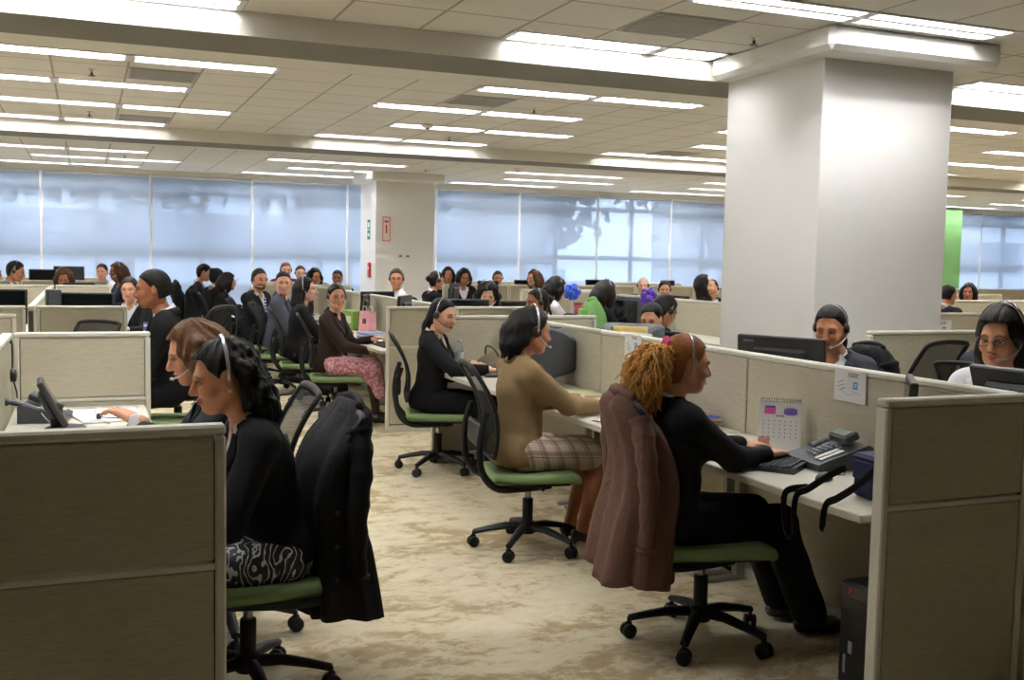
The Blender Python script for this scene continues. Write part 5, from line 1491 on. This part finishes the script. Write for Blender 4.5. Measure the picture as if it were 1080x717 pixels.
for i, (x, y, rz, l) in enumerate(((6.45, 16.9, -1.4, 'dark monitor beneath the windows right of the far column'), (7.55, 17.9, -1.5, 'pale-topped dark monitor left of the brown-haired woman'), (8.55, 18.6, -1.2, 'dark monitor right of the brown-haired woman'), (9.55, 19.0, -1.4, 'long dark monitor below the centre windows'), (11.4, 19.2, -1.3, 'dark monitor above the woman in black and glasses'))):
    lcd(x, y, rz, l, lift=.19); 
desk(6.0, 7.0, 16.6, 17.5, 'worktop before the windows right of the far column'); desk(7.2, 8.3, 17.65, 18.4, 'worktop before the windows, second'); desk(8.31, 9.25, 17.65, 19.0, 'worktop before the windows, third'); desk(9.26, 10.1, 17.65, 19.4, 'worktop before the windows, fourth'); desk(10.95, 11.9, 17.65, 19.6, 'worktop before the windows, fifth')
# centre desks
crt(6.42, 11.65, PI+.5, 'bulky grey tube monitor before the woman in the black suit and glasses')
lcd(6.55, 12.45, PI+.2, 'dark monitor before the woman with the white sleeve', lift=.1)
lcd(6.6, 13.05, PI-.3, 'blue-grey monitor before the bald man', lift=.2, w=.6); lcd(7.35, 12.2, .4, 'grey monitor in front of the smiling woman by the column', lift=.12, w=.5)
r = thing('gift_bow', 'shiny blue ribbon bow on a stick above the red cup', 'bow', (6.30, 13.22, DZ), 0)
def bow(r, rgb, zz, rad=.05):
    s = SDF()
    for q in range(12):
        a = q*2.4; zf = 1-2*(q+.5)/12; rr = math.sqrt(1-zf*zf); s.ell((rad*rr*math.cos(a), rad*rr*math.sin(a), zz+rad*zf), (rad*.55,)*3, .008)
    V, F = s.mesh(.011); mesh_obj('ribbon', V, F, plain('ribbon_%d_%d_%d' % rgb, rgb, .3), r, True)
    b = MB(); b.tube([(0, 0, .0), (0, 0, zz)], .006, 6); b.obj('stick', M_PAPER, r)
bow(r, (40, 88, 210), .42, .085)
r = thing('gift_bow', 'violet ribbon bow on a stick above the tube monitor with the envelope', 'bow', (6.28, 11.02, DZ), 0); bow(r, (84, 40, 168), .44, .08)
r = thing('drinking_cup', 'dark red cup on the desk below the blue bow', 'cup', (6.26, 12.92, DZ), 0)
b = MB(); b.lathe([(.055, 0), (.057, .01), (.064, .27), (.060, .27), (.052, .015)], 16); b.obj('cup_body', plain('cup_red', (124, 24, 40), .3), r, True); b = MB(); b.lathe([(.066, .265), (.066, .285), (.02, .29)], 16); b.obj('lid', plain('cup_lid', (150, 36, 50), .3), r, True)
paper(6.4, 12.8, .3, 'white sheet beside the dark red cup')
r = thing('greeting_card', 'bright blue card standing behind the dark red cup', 'card', (6.42, 12.70, DZ), -.6)
b = MB(); b.box((0, -.07, .11), (.004, .13, .22), M=Tm((0, 0, 0), (0, .15, .3))); b.box((0, .07, .11), (.004, .13, .22), M=Tm((0, 0, 0), (0, .15, -.3))); b.obj('card_fold', plain('card_blue', (70, 168, 214), .6), r)
# ceiling-high column fittings
r = thing('exit_sign', 'small green and white safety sign on the side of the far column', 'sign', (5.086, 19.9, 2.13), PI)
b = MB(); b.box((0, 0, 0), (.006, .20, .38)); b.obj('plate', plain('sign_green', (38, 120, 84), .5), r); b = MB(); b.box((.004, 0, .09), (.003, .12, .10)); b.box((.004, 0, -.10), (.003, .12, .06)); b.tube([(.005, -.06, .0), (.005, .06, 0)], .014, 6); b.obj('pictogram', M_PAPER, r)
r = thing('fire_sign', 'red-edged fire safety sign on the front of the far column', 'sign', (5.30, 19.394, 2.14), -PI/2)
b = MB(); b.box((0, 0, 0), (.006, .15, .46)); b.obj('plate', plain('sign_pale', (238, 226, 220), .5), r)
b = MB()
for (yy, zz, dy, dz) in ((-.068, 0, .014, .46), (.068, 0, .014, .46), (0, .224, .15, .014), (0, -.224, .15, .014), (0, .14, .08, .04), (0, .0, .03, .16)): b.box((.004, yy, zz), (.003, dy, dz))
b.obj('red_print', plain('sign_red', (206, 70, 54), .5), r)
r = thing('fire_alarm', 'red fire alarm point low on the side of the far column', 'alarm', (5.07, 19.78, 1.35), PI)
b = MB(); b.box((0, 0, 0), (.04, .16, .30), bev=.02); b.obj('housing', plain('alarm_red', (186, 32, 42), .4), r); b = MB(); b.box((.022, 0, .04), (.004, .07, .05)); b.obj('glass_window', M_PAPER, r)
for i, x in enumerate((5.58, 5.73)):
    r = thing('wall_socket', ('left' if i == 0 else 'right')+' white socket plate on the front of the far column', 'socket', (x, 19.392, 1.63), -PI/2, 'socket plates on the far column')
    b = MB(); b.box((0, 0, 0), (.012, .11, .075), bev=.003); b.obj('plate', plain('socket_white', (232, 232, 230), .4), r); b = MB(); b.box((.0065, 0, 0), (.004, .045, .03)); b.obj('outlet', M_EQB, r)
for i, (x, y, z, l) in enumerate(((7.5, 8.068, .98, 'pinned sheet right of the near column, left one'), (7.95, 8.068, .98, 'pinned sheet right of the near column, with violet badges'))): notice(x, y, z, -PI/2, l, .3, .2)
# ------------------------------------------------------------------ coats on chairs
def coat(x, y, rz, label, mat, ztop=1.05, zhem=.30, wtop=.16, wbot=.27, dep=.085, seed=1, sleeves=True, grow=.06):
    """jacket hung round a chair back; chair-local frame like the chair's"""
    r = thing('hung_jacket', label, 'jacket', (x, y, 0), rz)
    rg = random.Random(seed); ph = [rg.random()*6 for _ in range(4)]
    def xc(z): return back_x(min(max(z, .56), 1.02))-.012 if z > .56 else back_x(.56)-.012-.05*(.56-z)
    nA, nZ = 48, 26
    V = []; F = []
    for i in range(nZ+1):
        t = i/nZ; z = ztop+(zhem-ztop)*t
        sh = min(1, math.sqrt(t*5)) if t < .2 else 1
        w = wtop*.45*(1-sh)+(wtop+(wbot-wtop)*min(1, t*1.25)**.8)*sh; d = .028+(dep-.028)*sh+grow*t
        am = .004+.020*t
        for k in range(nA):
            a = 2*PI*k/nA; ca, sa = math.cos(a), math.sin(a)
            f = am*(math.sin(5*a+ph[0]+1.3*t)+.6*math.sin(9*a+ph[1]-2*t)+.35*math.sin(14*a+ph[2]))
            px_ = math.copysign(abs(ca)**.75, ca)*(d+f*.9); py_ = math.copysign(abs(sa)**.8, sa)*(w+f*.7)
            zz = z+(.012*math.sin(3*a+ph[3])*t) - (0.05*t*max(0, ca))*0
            V.append((xc(z)-.01*t*2+px_*(.75 if ca > 0 else 1.0)-.02*t, py_, zz))
    for i in range(nZ):
        for k in range(nA): F.append((i*nA+k, i*nA+(k+1) % nA, (i+1)*nA+(k+1) % nA, (i+1)*nA+k))
    F.append(tuple(range(nA))[::-1])
    o = mesh_obj('jacket_body', V, F, mat, r, True); md = o.modifiers.new('t', 'SOLIDIFY'); md.thickness = .006
    b = MB(); pts = []
    for q in range(15):
        a = PI*.5+PI*q/14; pts.append((xc(ztop)+.03*math.cos(a)*1.1+.008, wtop*.62*math.sin(a)*-1, ztop+.004-.022*abs(math.sin(a))**2))
    b.tube(pts, [.010]+[.018]*13+[.010], 8, flat=(1, 1.6)); b.obj('collar', mat, r, True)
    if sleeves:
        for sy in (-1, 1):
            b = MB(); w = wtop-.002
            pts = spline([(xc(.95)-.03, sy*w*.85, ztop-.09), (xc(.9)-.05, sy*(w+.020), ztop-.22), (xc(.8)-.075, sy*(w+.032), ztop-.40), (xc(.6)-.085, sy*(w+.034), max(zhem+.06, ztop-.60))], 6)
            n = len(pts); b.tube(pts, [(.06-.018*i/n)*(1+.10*math.sin(i*1.9+ph[0])) for i in range(n)], 12, flat=(.75, 1.1)); b.obj('sleeve', mat, r, True)
            b = MB(); e = pts[-1]; b.lathe([(.043, .0), (.045, .012)], 12, M=Tm(tuple(e+Vector((0, 0, -.006))), (0, 0, 0), (1.05, .8, 1))); b.obj('cuff', mat, r, True)
    b = MB()
    for q in range(3): b.lathe([(.0075, 0), (.0075, .003)], 10, M=Tm((xc(.8)+.0, wtop+.045, ztop-.36-.12*q)) @ Tm((0, 0, 0), (PI/2, 0, 0)))
    b.obj('button', M_EQB, r)
    return r
BLACKCOAT = cloth('coat_black', (19, 19, 21), (11, 11, 12), 200, .75, .5, fold=.8, spec=.18)
BROWNCOAT = cloth('coat_brown', (98, 70, 59), (76, 54, 46), 160, .8, .55, fold=.8)
GREENCOAT = cloth('coat_green', (146, 196, 122), (120, 172, 98), 160, .85, .4)

# ------------------------------------------------------------------ the staff
def cast(label, tx, ty, tz, yaw, seat=True, chairlab=None, chair_yaw=None, chair_off=.05, desc=None, **k):
    """place a seated person so that the crown of the hair is at (tx, ty, tz)"""
    lean = k.get('lean', .08); tw = k.get('twist', 0); sh = .46; hy = k.get('hyaw', 0); hpt = k.get('hpitch', .1); rl = k.get('hroll', 0)
    R1 = rotZ(tw*.3) @ rotY(lean*.7); Rt = rotZ(tw) @ rotY(lean); Rh = rotZ(hy) @ rotY(hpt) @ rotX(rl)
    P = np.array((0, 0, sh+.085)); hc = P+R1 @ np.array((0, 0, .2))+Rt @ np.array((.005, 0, .375))+Rh @ np.array((.035, 0, .095))
    top = hc+Rh @ np.array((-.015, 0, .135))
    s = min(max(tz/top[2], .97), 1.06)*k.pop('sm', 1.0); d = tz/s-top[2]
    k['sh'] = max(sh+d, .40)
    o = rotZ(yaw) @ (top*s)
    x, y = tx-o[0], ty-o[1]
    # hands are given in metres relative to the body origin and true height
    if 'hands' in k: k['hands'] = tuple((a/s, b_/s, c/s) for a, b_, c in k['hands'])
    else: k['hands'] = ((.43/s, -.13, .80/s), (.43/s, .13, .80/s))
    p = person(label, x, y, yaw, s=s, **k)
    c = None
    if seat:
        cy = yaw if chair_yaw is None else chair_yaw
        c = chair(x+chair_off*math.cos(cy), y+chair_off*math.sin(cy), cy, chairlab or ('black mesh task chair under the '+(desc or label)))
    return p, c
def coat_on(c, *a, **k): return coat(c.location.x, c.location.y, c.rotation_euler[2], *a, **k)
NEAR = dict(detail=2)
# right-hand row, nearest first
p, c = cast('seated woman with a curly copper ponytail and pink hair tie, black jacket, typing', 2.31, 3.72, 1.315, -.02, hair='red', style='redpony', bow=1, lean=-.02, down=1, hpitch=.14, hyaw=-.10, skin='light', side=1, hands=((.43, -.04, .79), (.44, .16, .795)), knees=(.47, .10), feet=(.66, .11), boom=True, headset=True, detail=2,
            chairlab='green-seated chair carrying the brown jacket', chair_yaw=-.17, chair_off=.14, footyaw=.05, cups=(1,), hem=-.07)
coat_on(c, 'brown jacket hung over the back of the copper-haired woman\'s chair', BROWNCOAT, 1.07, .31, .21, .265, .085, seed=4, grow=.075)
p, c = cast('seated woman in a khaki blazer and plaid skirt with long black hair, typing', 2.27, 5.25, 1.35, 0.0, hair='black', style='khakihair', jacket='khaki', shirt='cream', bottom='skirt', bcol='plaid', heel=True, stock=(.62, .52, .48), lean=.0, hpitch=.16, down=1, skin='tan', side=-1, hands=((.45, -.07, .79), (.44, .16, .795)), knees=(.49, .07), feet=(.36, .08), detail=2, seed=2,
            chairlab='green-seated task chair under the woman in the khaki blazer', chair_yaw=-.14, bracelet=True, skirtlen=.80)
p, c = cast('seated woman in a black suit with a low black ponytail, hand on a mouse', 2.47, 7.37, 1.315, -.45, hair='black', style='lowtail', shirt='cream', skin='fair', hyaw=-.50, hpitch=.22, down=1, lean=.06, twist=-.12, side=-1, hands=((.44, -.18, .79), (.30, .10, .80)), detail=2, knees=(.44, .09), feet=(.50, .1), mic=M_HSP,
            chairlab='green-seated task chair under the woman in the black suit by the end panel', chair_yaw=-.25)
# left desk
p, c = cast('near left woman in profile with curly black hair, pearl earring and swirl-print skirt', .43, 3.78, 1.302, PI+.02, sm=1.03, hair='black', style='curlyback', bottom='skirt', bcol='swirl', lean=.25, hpitch=.20, down=1, skin='tan', side=1, hands=((.46, -.13, .80), (.40, .13, .80)), detail=2, earring=1, heel=True, collar=1.7, bandx=-.012, cups=(-1,), boomside=-1, feet=(.42, .09), seed=5, hem=-.02,
            chairlab='green-seated task chair with a black jacket, nearest the camera on the left', chair_yaw=PI+.07, chair_off=.10)
coat_on(c, 'black jacket hung over the nearest left chair', BLACKCOAT, 1.065, .30, .21, .235, .075, seed=8, sleeves=True, grow=.08)
p, c = cast('left woman with highlighted brown bob bending to the desk, grey-black jacket', .38, 4.45, 1.325, PI, hair='lightbrown', style='wavy', jacket='charcoal', lean=.20, hpitch=.30, down=1, skin='light', side=1, band=False, hands=((.42, -.16, .84), (.40, .02, .93)), detail=2, seed=6,
            chairlab='black task chair under the woman with the highlighted bob')
p, c = cast('man in a dark suit and striped blue tie, profile to the left', .42, 7.6, 1.495, PI-.10, male=True, style='short', hair='black', jacket='black', shirt='white', tie='bluetie', collar=1.3, moustache=1, skin='brown', headset=False, hyaw=.05, lean=.12, detail=2, hands=((.40, -.12, .80), (.40, .12, .80)),
            chairlab='black mesh chair behind the man in the dark suit')
cast('woman in black facing the camera, half hidden by the man in the dark suit', .42, 11.8, 1.345, -PI/2-.45, hair='dark', style='sleek', skin='fair', headset=False, detail=1, hyaw=.15, chairlab='task chair under the woman half hidden by the man in the dark suit')
cast('woman with curled brown hair and a pale blue scarf, far left', .43, 16.9, 1.45, PI+.3, hair='brown', style='wavy', jacket='navy', shirt='blueshirt', skin='brown', detail=0, seed=3, chairlab='task chair under the woman with curled brown hair and a scarf')
cast('woman in a white blouse before the left windows, looking at the camera', .24, 18.9, 1.41, -PI/2-.3, hair='dark', style='sleek', jacket=None, shirt='white', skin='light', headset=False, chairlab='task chair under the woman in the white blouse before the left windows')
cast('person with big brown hair bent low behind the far left end panel', -.30, 15.9, 1.35, -PI/2-.1, hair='brown', style='wavy', jacket='charcoal', skin='tan', hpitch=.45, headset=False, sm=1.06, seed=9, chairlab='task chair under the person with big brown hair at the far left')
cast('person with dark hair and a headset, head down at the far left', -.85, 15.5, 1.46, -.2, hair='black', style='sleek', jacket='grey', skin='tan', hpitch=.3, seat=False)
cast('person with dark hair cut by the left picture edge', -1.22, 16.4, 1.42, -.4, hair='dark', style='short', male=True, jacket='grey', skin='tan', headset=False, seat=False)
# row looking round
p, c = cast('woman in a brown jacket and pink lace skirt, looking at the camera', 2.22, 9.9, 1.35, -.28, hair='dark', style='sleek', jacket='brown', shirt='navy', bottom='skirt', bcol='pinklace', skirtlen=.95, skirtdrop=.22, stock=(.03, .03, .03), skin='light', hyaw=-1.25, twist=-.35, hpitch=.06, glasses=True, side=-1, detail=1, hands=((.36, -.12, .70), (.40, .12, .80)), vneck=.22,
         chairlab='green-seated chair under the woman in the pink lace skirt', chair_yaw=-.15)
p, c = cast('woman with long straight black hair and an open white collar, looking right', 2.16, 11.2, 1.375, -.10, hair='black', style='long', jacket='black', shirt='white', collar=1.6, skin='fair', hyaw=-.35, hpitch=-.05, side=-1, detail=1, chairlab='green-seated chair under the woman with long straight black hair')
p, c = cast('young person with short black hair and a slate jacket, looking at the camera', 2.12, 12.25, 1.425, -.35, hair='black', style='short', male=True, jacket='slate', shirt='blueshirt', skin='fair', hyaw=-1.3, detail=1, headset=False, chairlab='green-seated chair under the young person in slate')
p, c = cast('heavy man with a beard, black suit and pale tie, turning round', 2.05, 13.6, 1.435, -.3, male=True, hair='black', style='short', beard=1, jacket='black', shirt='white', tie='bluetie', skin='tan', hyaw=-.95, twist=-.4, detail=1, side=-1, chairlab='chair under the bearded man', sm=1.03)
cast('woman in black with dark bobbed hair, in profile behind the bearded man', 1.88, 15.4, 1.345, .0, hair='dark', style='bob', jacket='black', skin='light', chairlab='chair under the woman in profile behind the bearded man', headset=False)
p, c = cast('woman with a black bun and headset, seen from behind in the far row', 1.85, 16.5, 1.385, .6, hair='black', style='highbun', jacket='black', skin='tan', chairlab='chair draped with a black coat, third from the far end of the row')
coat_on(c, 'black coat over the chair of the woman with the bun', BLACKCOAT, 1.10, .35, .19, .28, .09, seed=11)
p, c = cast('woman at the far end of the row reading a sheet, dark hair', 1.75, 17.15, 1.445, -.2, hair='dark', style='sleek', jacket='black', skin='light', hpitch=.25, headset=False, hands=((.34, -.10, 1.0), (.36, .10, 1.0)), chairlab='chair draped with a black coat at the far end of the row', shirt='white')
coat_on(c, 'black coat over the chair at the far end of the row', BLACKCOAT, 1.16, .35, .19, .28, .09, seed=12)
r = thing('paper_sheet', 'sheet of paper held by the woman at the far end of the row', 'paper', (2.16, 16.95, 1.12), -.2)
b = MB(); b.box((0, 0, 0), (.004, .21, .28), M=Tm((0, 0, 0), (0, .6, 0))); b.obj('sheet', M_PAPER, r)
# before the far windows
cast('person with short reddish hair before the windows left of the far column', 3.21, 18.3, 1.49, -PI/2, hair='redcap', style='short', male=True, jacket='maroon', skin='fair', seat=False)
cast('person with glasses before the windows, right of the reddish hair', 3.67, 19.4, 1.425, -PI/2-.1, hair='dark', style='short', male=True, jacket='grey', skin='fair', glasses=True, seat=False)
cast('woman with a dark bob before the windows left of the far column', 3.42, 16.85, 1.41, -PI/2+.2, hair='black', style='bob', jacket='black', skin='tan', seat=False)
cast('man with short black hair nearest the far column, below the red alarm', 3.88, 17.25, 1.385, -PI/2-.4, hair='black', style='short', male=True, jacket='black', skin='tan', headset=False, seat=False)
p, c = cast('man in a white shirt before the far column, looking at the camera', 3.94, 13.87, 1.457, PI, hyaw=1.25, hair='black', style='short', male=True, jacket=None, shirt='white', skin='tan', detail=1, side=1, mic=M_HSP, seat=False)
cast('woman with a curled brown bun in black, facing two lit screens', 4.66, 14.3, 1.43, .15, hair='dark', style='bun', jacket='black', skin='tan', chairlab='black chair of the woman with the curled bun', seed=4)
cast('woman with black hair behind the curled bun, by the far column', 5.98, 17.7, 1.46, -PI/2-.2, hair='black', style='bob', jacket='black', skin='tan', seat=False, headset=False)
cast('woman with a dark bob looking down beside the far column', 5.72, 16.1, 1.45, -PI/2-.1, hair='black', style='bob', jacket='black', skin='brown', hpitch=.3, seat=False)
cast('man with short dark hair and a headset under the centre windows', 7.05, 18.0, 1.40, -PI/2-.2, hair='dark', style='short', male=True, jacket='grey', skin='tan', seat=False)
cast('woman with brown hair before the centre windows, facing left', 6.76, 15.65, 1.45, PI+.3, hair='lightbrown', style='bob', jacket='brown', skin='light', seat=False)
cast('woman with a thick black fringe bent behind the black monitors', 4.02, 10.55, 1.36, -PI/2-.35, hair='black', style='wavy', jacket='black', skin='fair', hpitch=.5, detail=1, seed=8, sm=1.05, seat=False)
cast('brown-skinned woman with pulled-back dark hair, facing left behind the khaki blazer', 3.86, 8.85, 1.35, PI+.05, hair='dark', style='bun', jacket='charcoal', skin='brown', detail=1, chairlab='chair of the woman facing left beyond the end panel', seed=6, headset=True, boom=False)
p, c = cast('woman with wavy black hair, white sleeve and black waistcoat, facing right', 5.44, 11.8, 1.40, .05, hair='black', style='wavy', jacket=None, shirt='white', waistcoat='black', skin='tan', detail=1, hpitch=.3, seed=10, chairlab='chair of the woman with the white sleeve')
p, c = cast('woman in a black suit and glasses with dark brown hair, facing right in the centre', 5.10, 9.85, 1.41, .05, hair='dark', style='bob', jacket='black', skin='light', glasses=True, detail=1, seed=3, chairlab='chair of the woman in the black suit and glasses')
c = chair(3.83, 8.40, 2.2, 'task chair draped with the green jacket')
coat_on(c, 'light green jacket hung on a chair behind the end panel', GREENCOAT, 1.27, .6, .12, .20, .08, seed=2)
cast('bald man looking over a monitor under the centre windows', 8.43, 15.0, 1.36, -PI/2-.5, hair='bald', style='none', male=True, jacket='slate', skin='fair', seat=False)
cast('woman with dark hair behind the blue-grey monitor', 7.72, 13.1, 1.355, -PI/2-.5, hair='black', style='sleek', jacket='black', skin='light', seat=False)
cast('laughing woman in black with her head tipped back, left of the near column', 7.60, 12.0, 1.45, -.5, hair='black', style='long', jacket='black', skin='fair', hpitch=-.45, detail=1, headset=False, seat=False)
cast('smiling round-faced woman touching the near column\'s left edge', 8.62, 13.25, 1.375, -PI/2-.6, hair='dark', style='sleek', jacket='black', skin='light', seat=False, detail=1)
cast('woman peering over the tube monitor with the yellow envelope', 3.98, 6.95, 1.30, PI+.75, hair='black', style='sleek', jacket='black', skin='light', detail=1, hpitch=.25, headset=False, chairlab='chair of the woman behind the tube monitor')
cast('woman in navy-black with a headset, bent writing beside the near column', 4.55, 7.62, 1.33, .15, hair='black', style='sleek', jacket='navy', skin='tan', detail=1, lean=.30, hpitch=.5, chairlab='chair of the woman writing beside the near column', side=-1)
# beyond the spine on the right
p, c = cast('dark-haired woman with a headset in front of the near white column, looking down', 3.90, 4.78, 1.39, PI+.62, hair='black', style='lowtail', jacket='charcoal', shirt='white', collar=1.5, skin='tan', detail=2, down=1, hpitch=.28, hyaw=.0, side=1, chairlab='task chair with a black jacket in front of the near white column', chair_yaw=PI+.25)
coat_on(c, 'black jacket over the chair in front of the near white column', BLACKCOAT, 1.13, .5, .17, .24, .08, seed=15)
p, c = cast('woman in a white shirt with spectacles and striped neckline, right edge', 3.80, 3.50, 1.44, PI+.50, hair='dark', style='long', jacket='white', shirt='stripes', collar=1.2, skin='light', detail=2, hpitch=.18, hyaw=-.10, glasses=True, side=1, chairlab='task chair under the woman in the white shirt', seed=7, vneck=.24)
chair(4.97, 5.43, 1.75, 'empty black mesh chair right of the near white column', s=1.09)
cast('woman with dark hair almost hidden behind the woman in the white shirt', 5.2, 4.75, 1.40, .2, hair='black', style='bob', jacket='charcoal', skin='tan', chairlab='chair behind the woman in the white shirt', seed=12)
cast('man with short black hair far right of the near column, facing right', 10.37, 10.4, 1.40, .1, hair='black', style='short', male=True, jacket='black', skin='tan', headset=False, seat=False)
cast('woman with long curly black hair far right before the window', 12.56, 12.2, 1.39, PI+.6, hair='black', style='wavy', jacket='black', skin='brown', headset=False, seat=False)
# empty chairs that stand in view
chair(-.12, 8.75, -2.2, 'empty black mesh chair on the left between the end panels')
chair(.70, 9.1, 2.6, 'black mesh chair right of the man in the dark suit', s=1.12)
chair(4.32, 12.62, -2.4, 'empty mesh chair left of the woman with the curled bun, left of two'); chair(4.88, 13.2, -2.2, 'empty mesh chair left of the woman with the curled bun, right of two')
chair(4.55, 10.6, -1.7, 'empty mesh chair right of the bent black-haired woman')
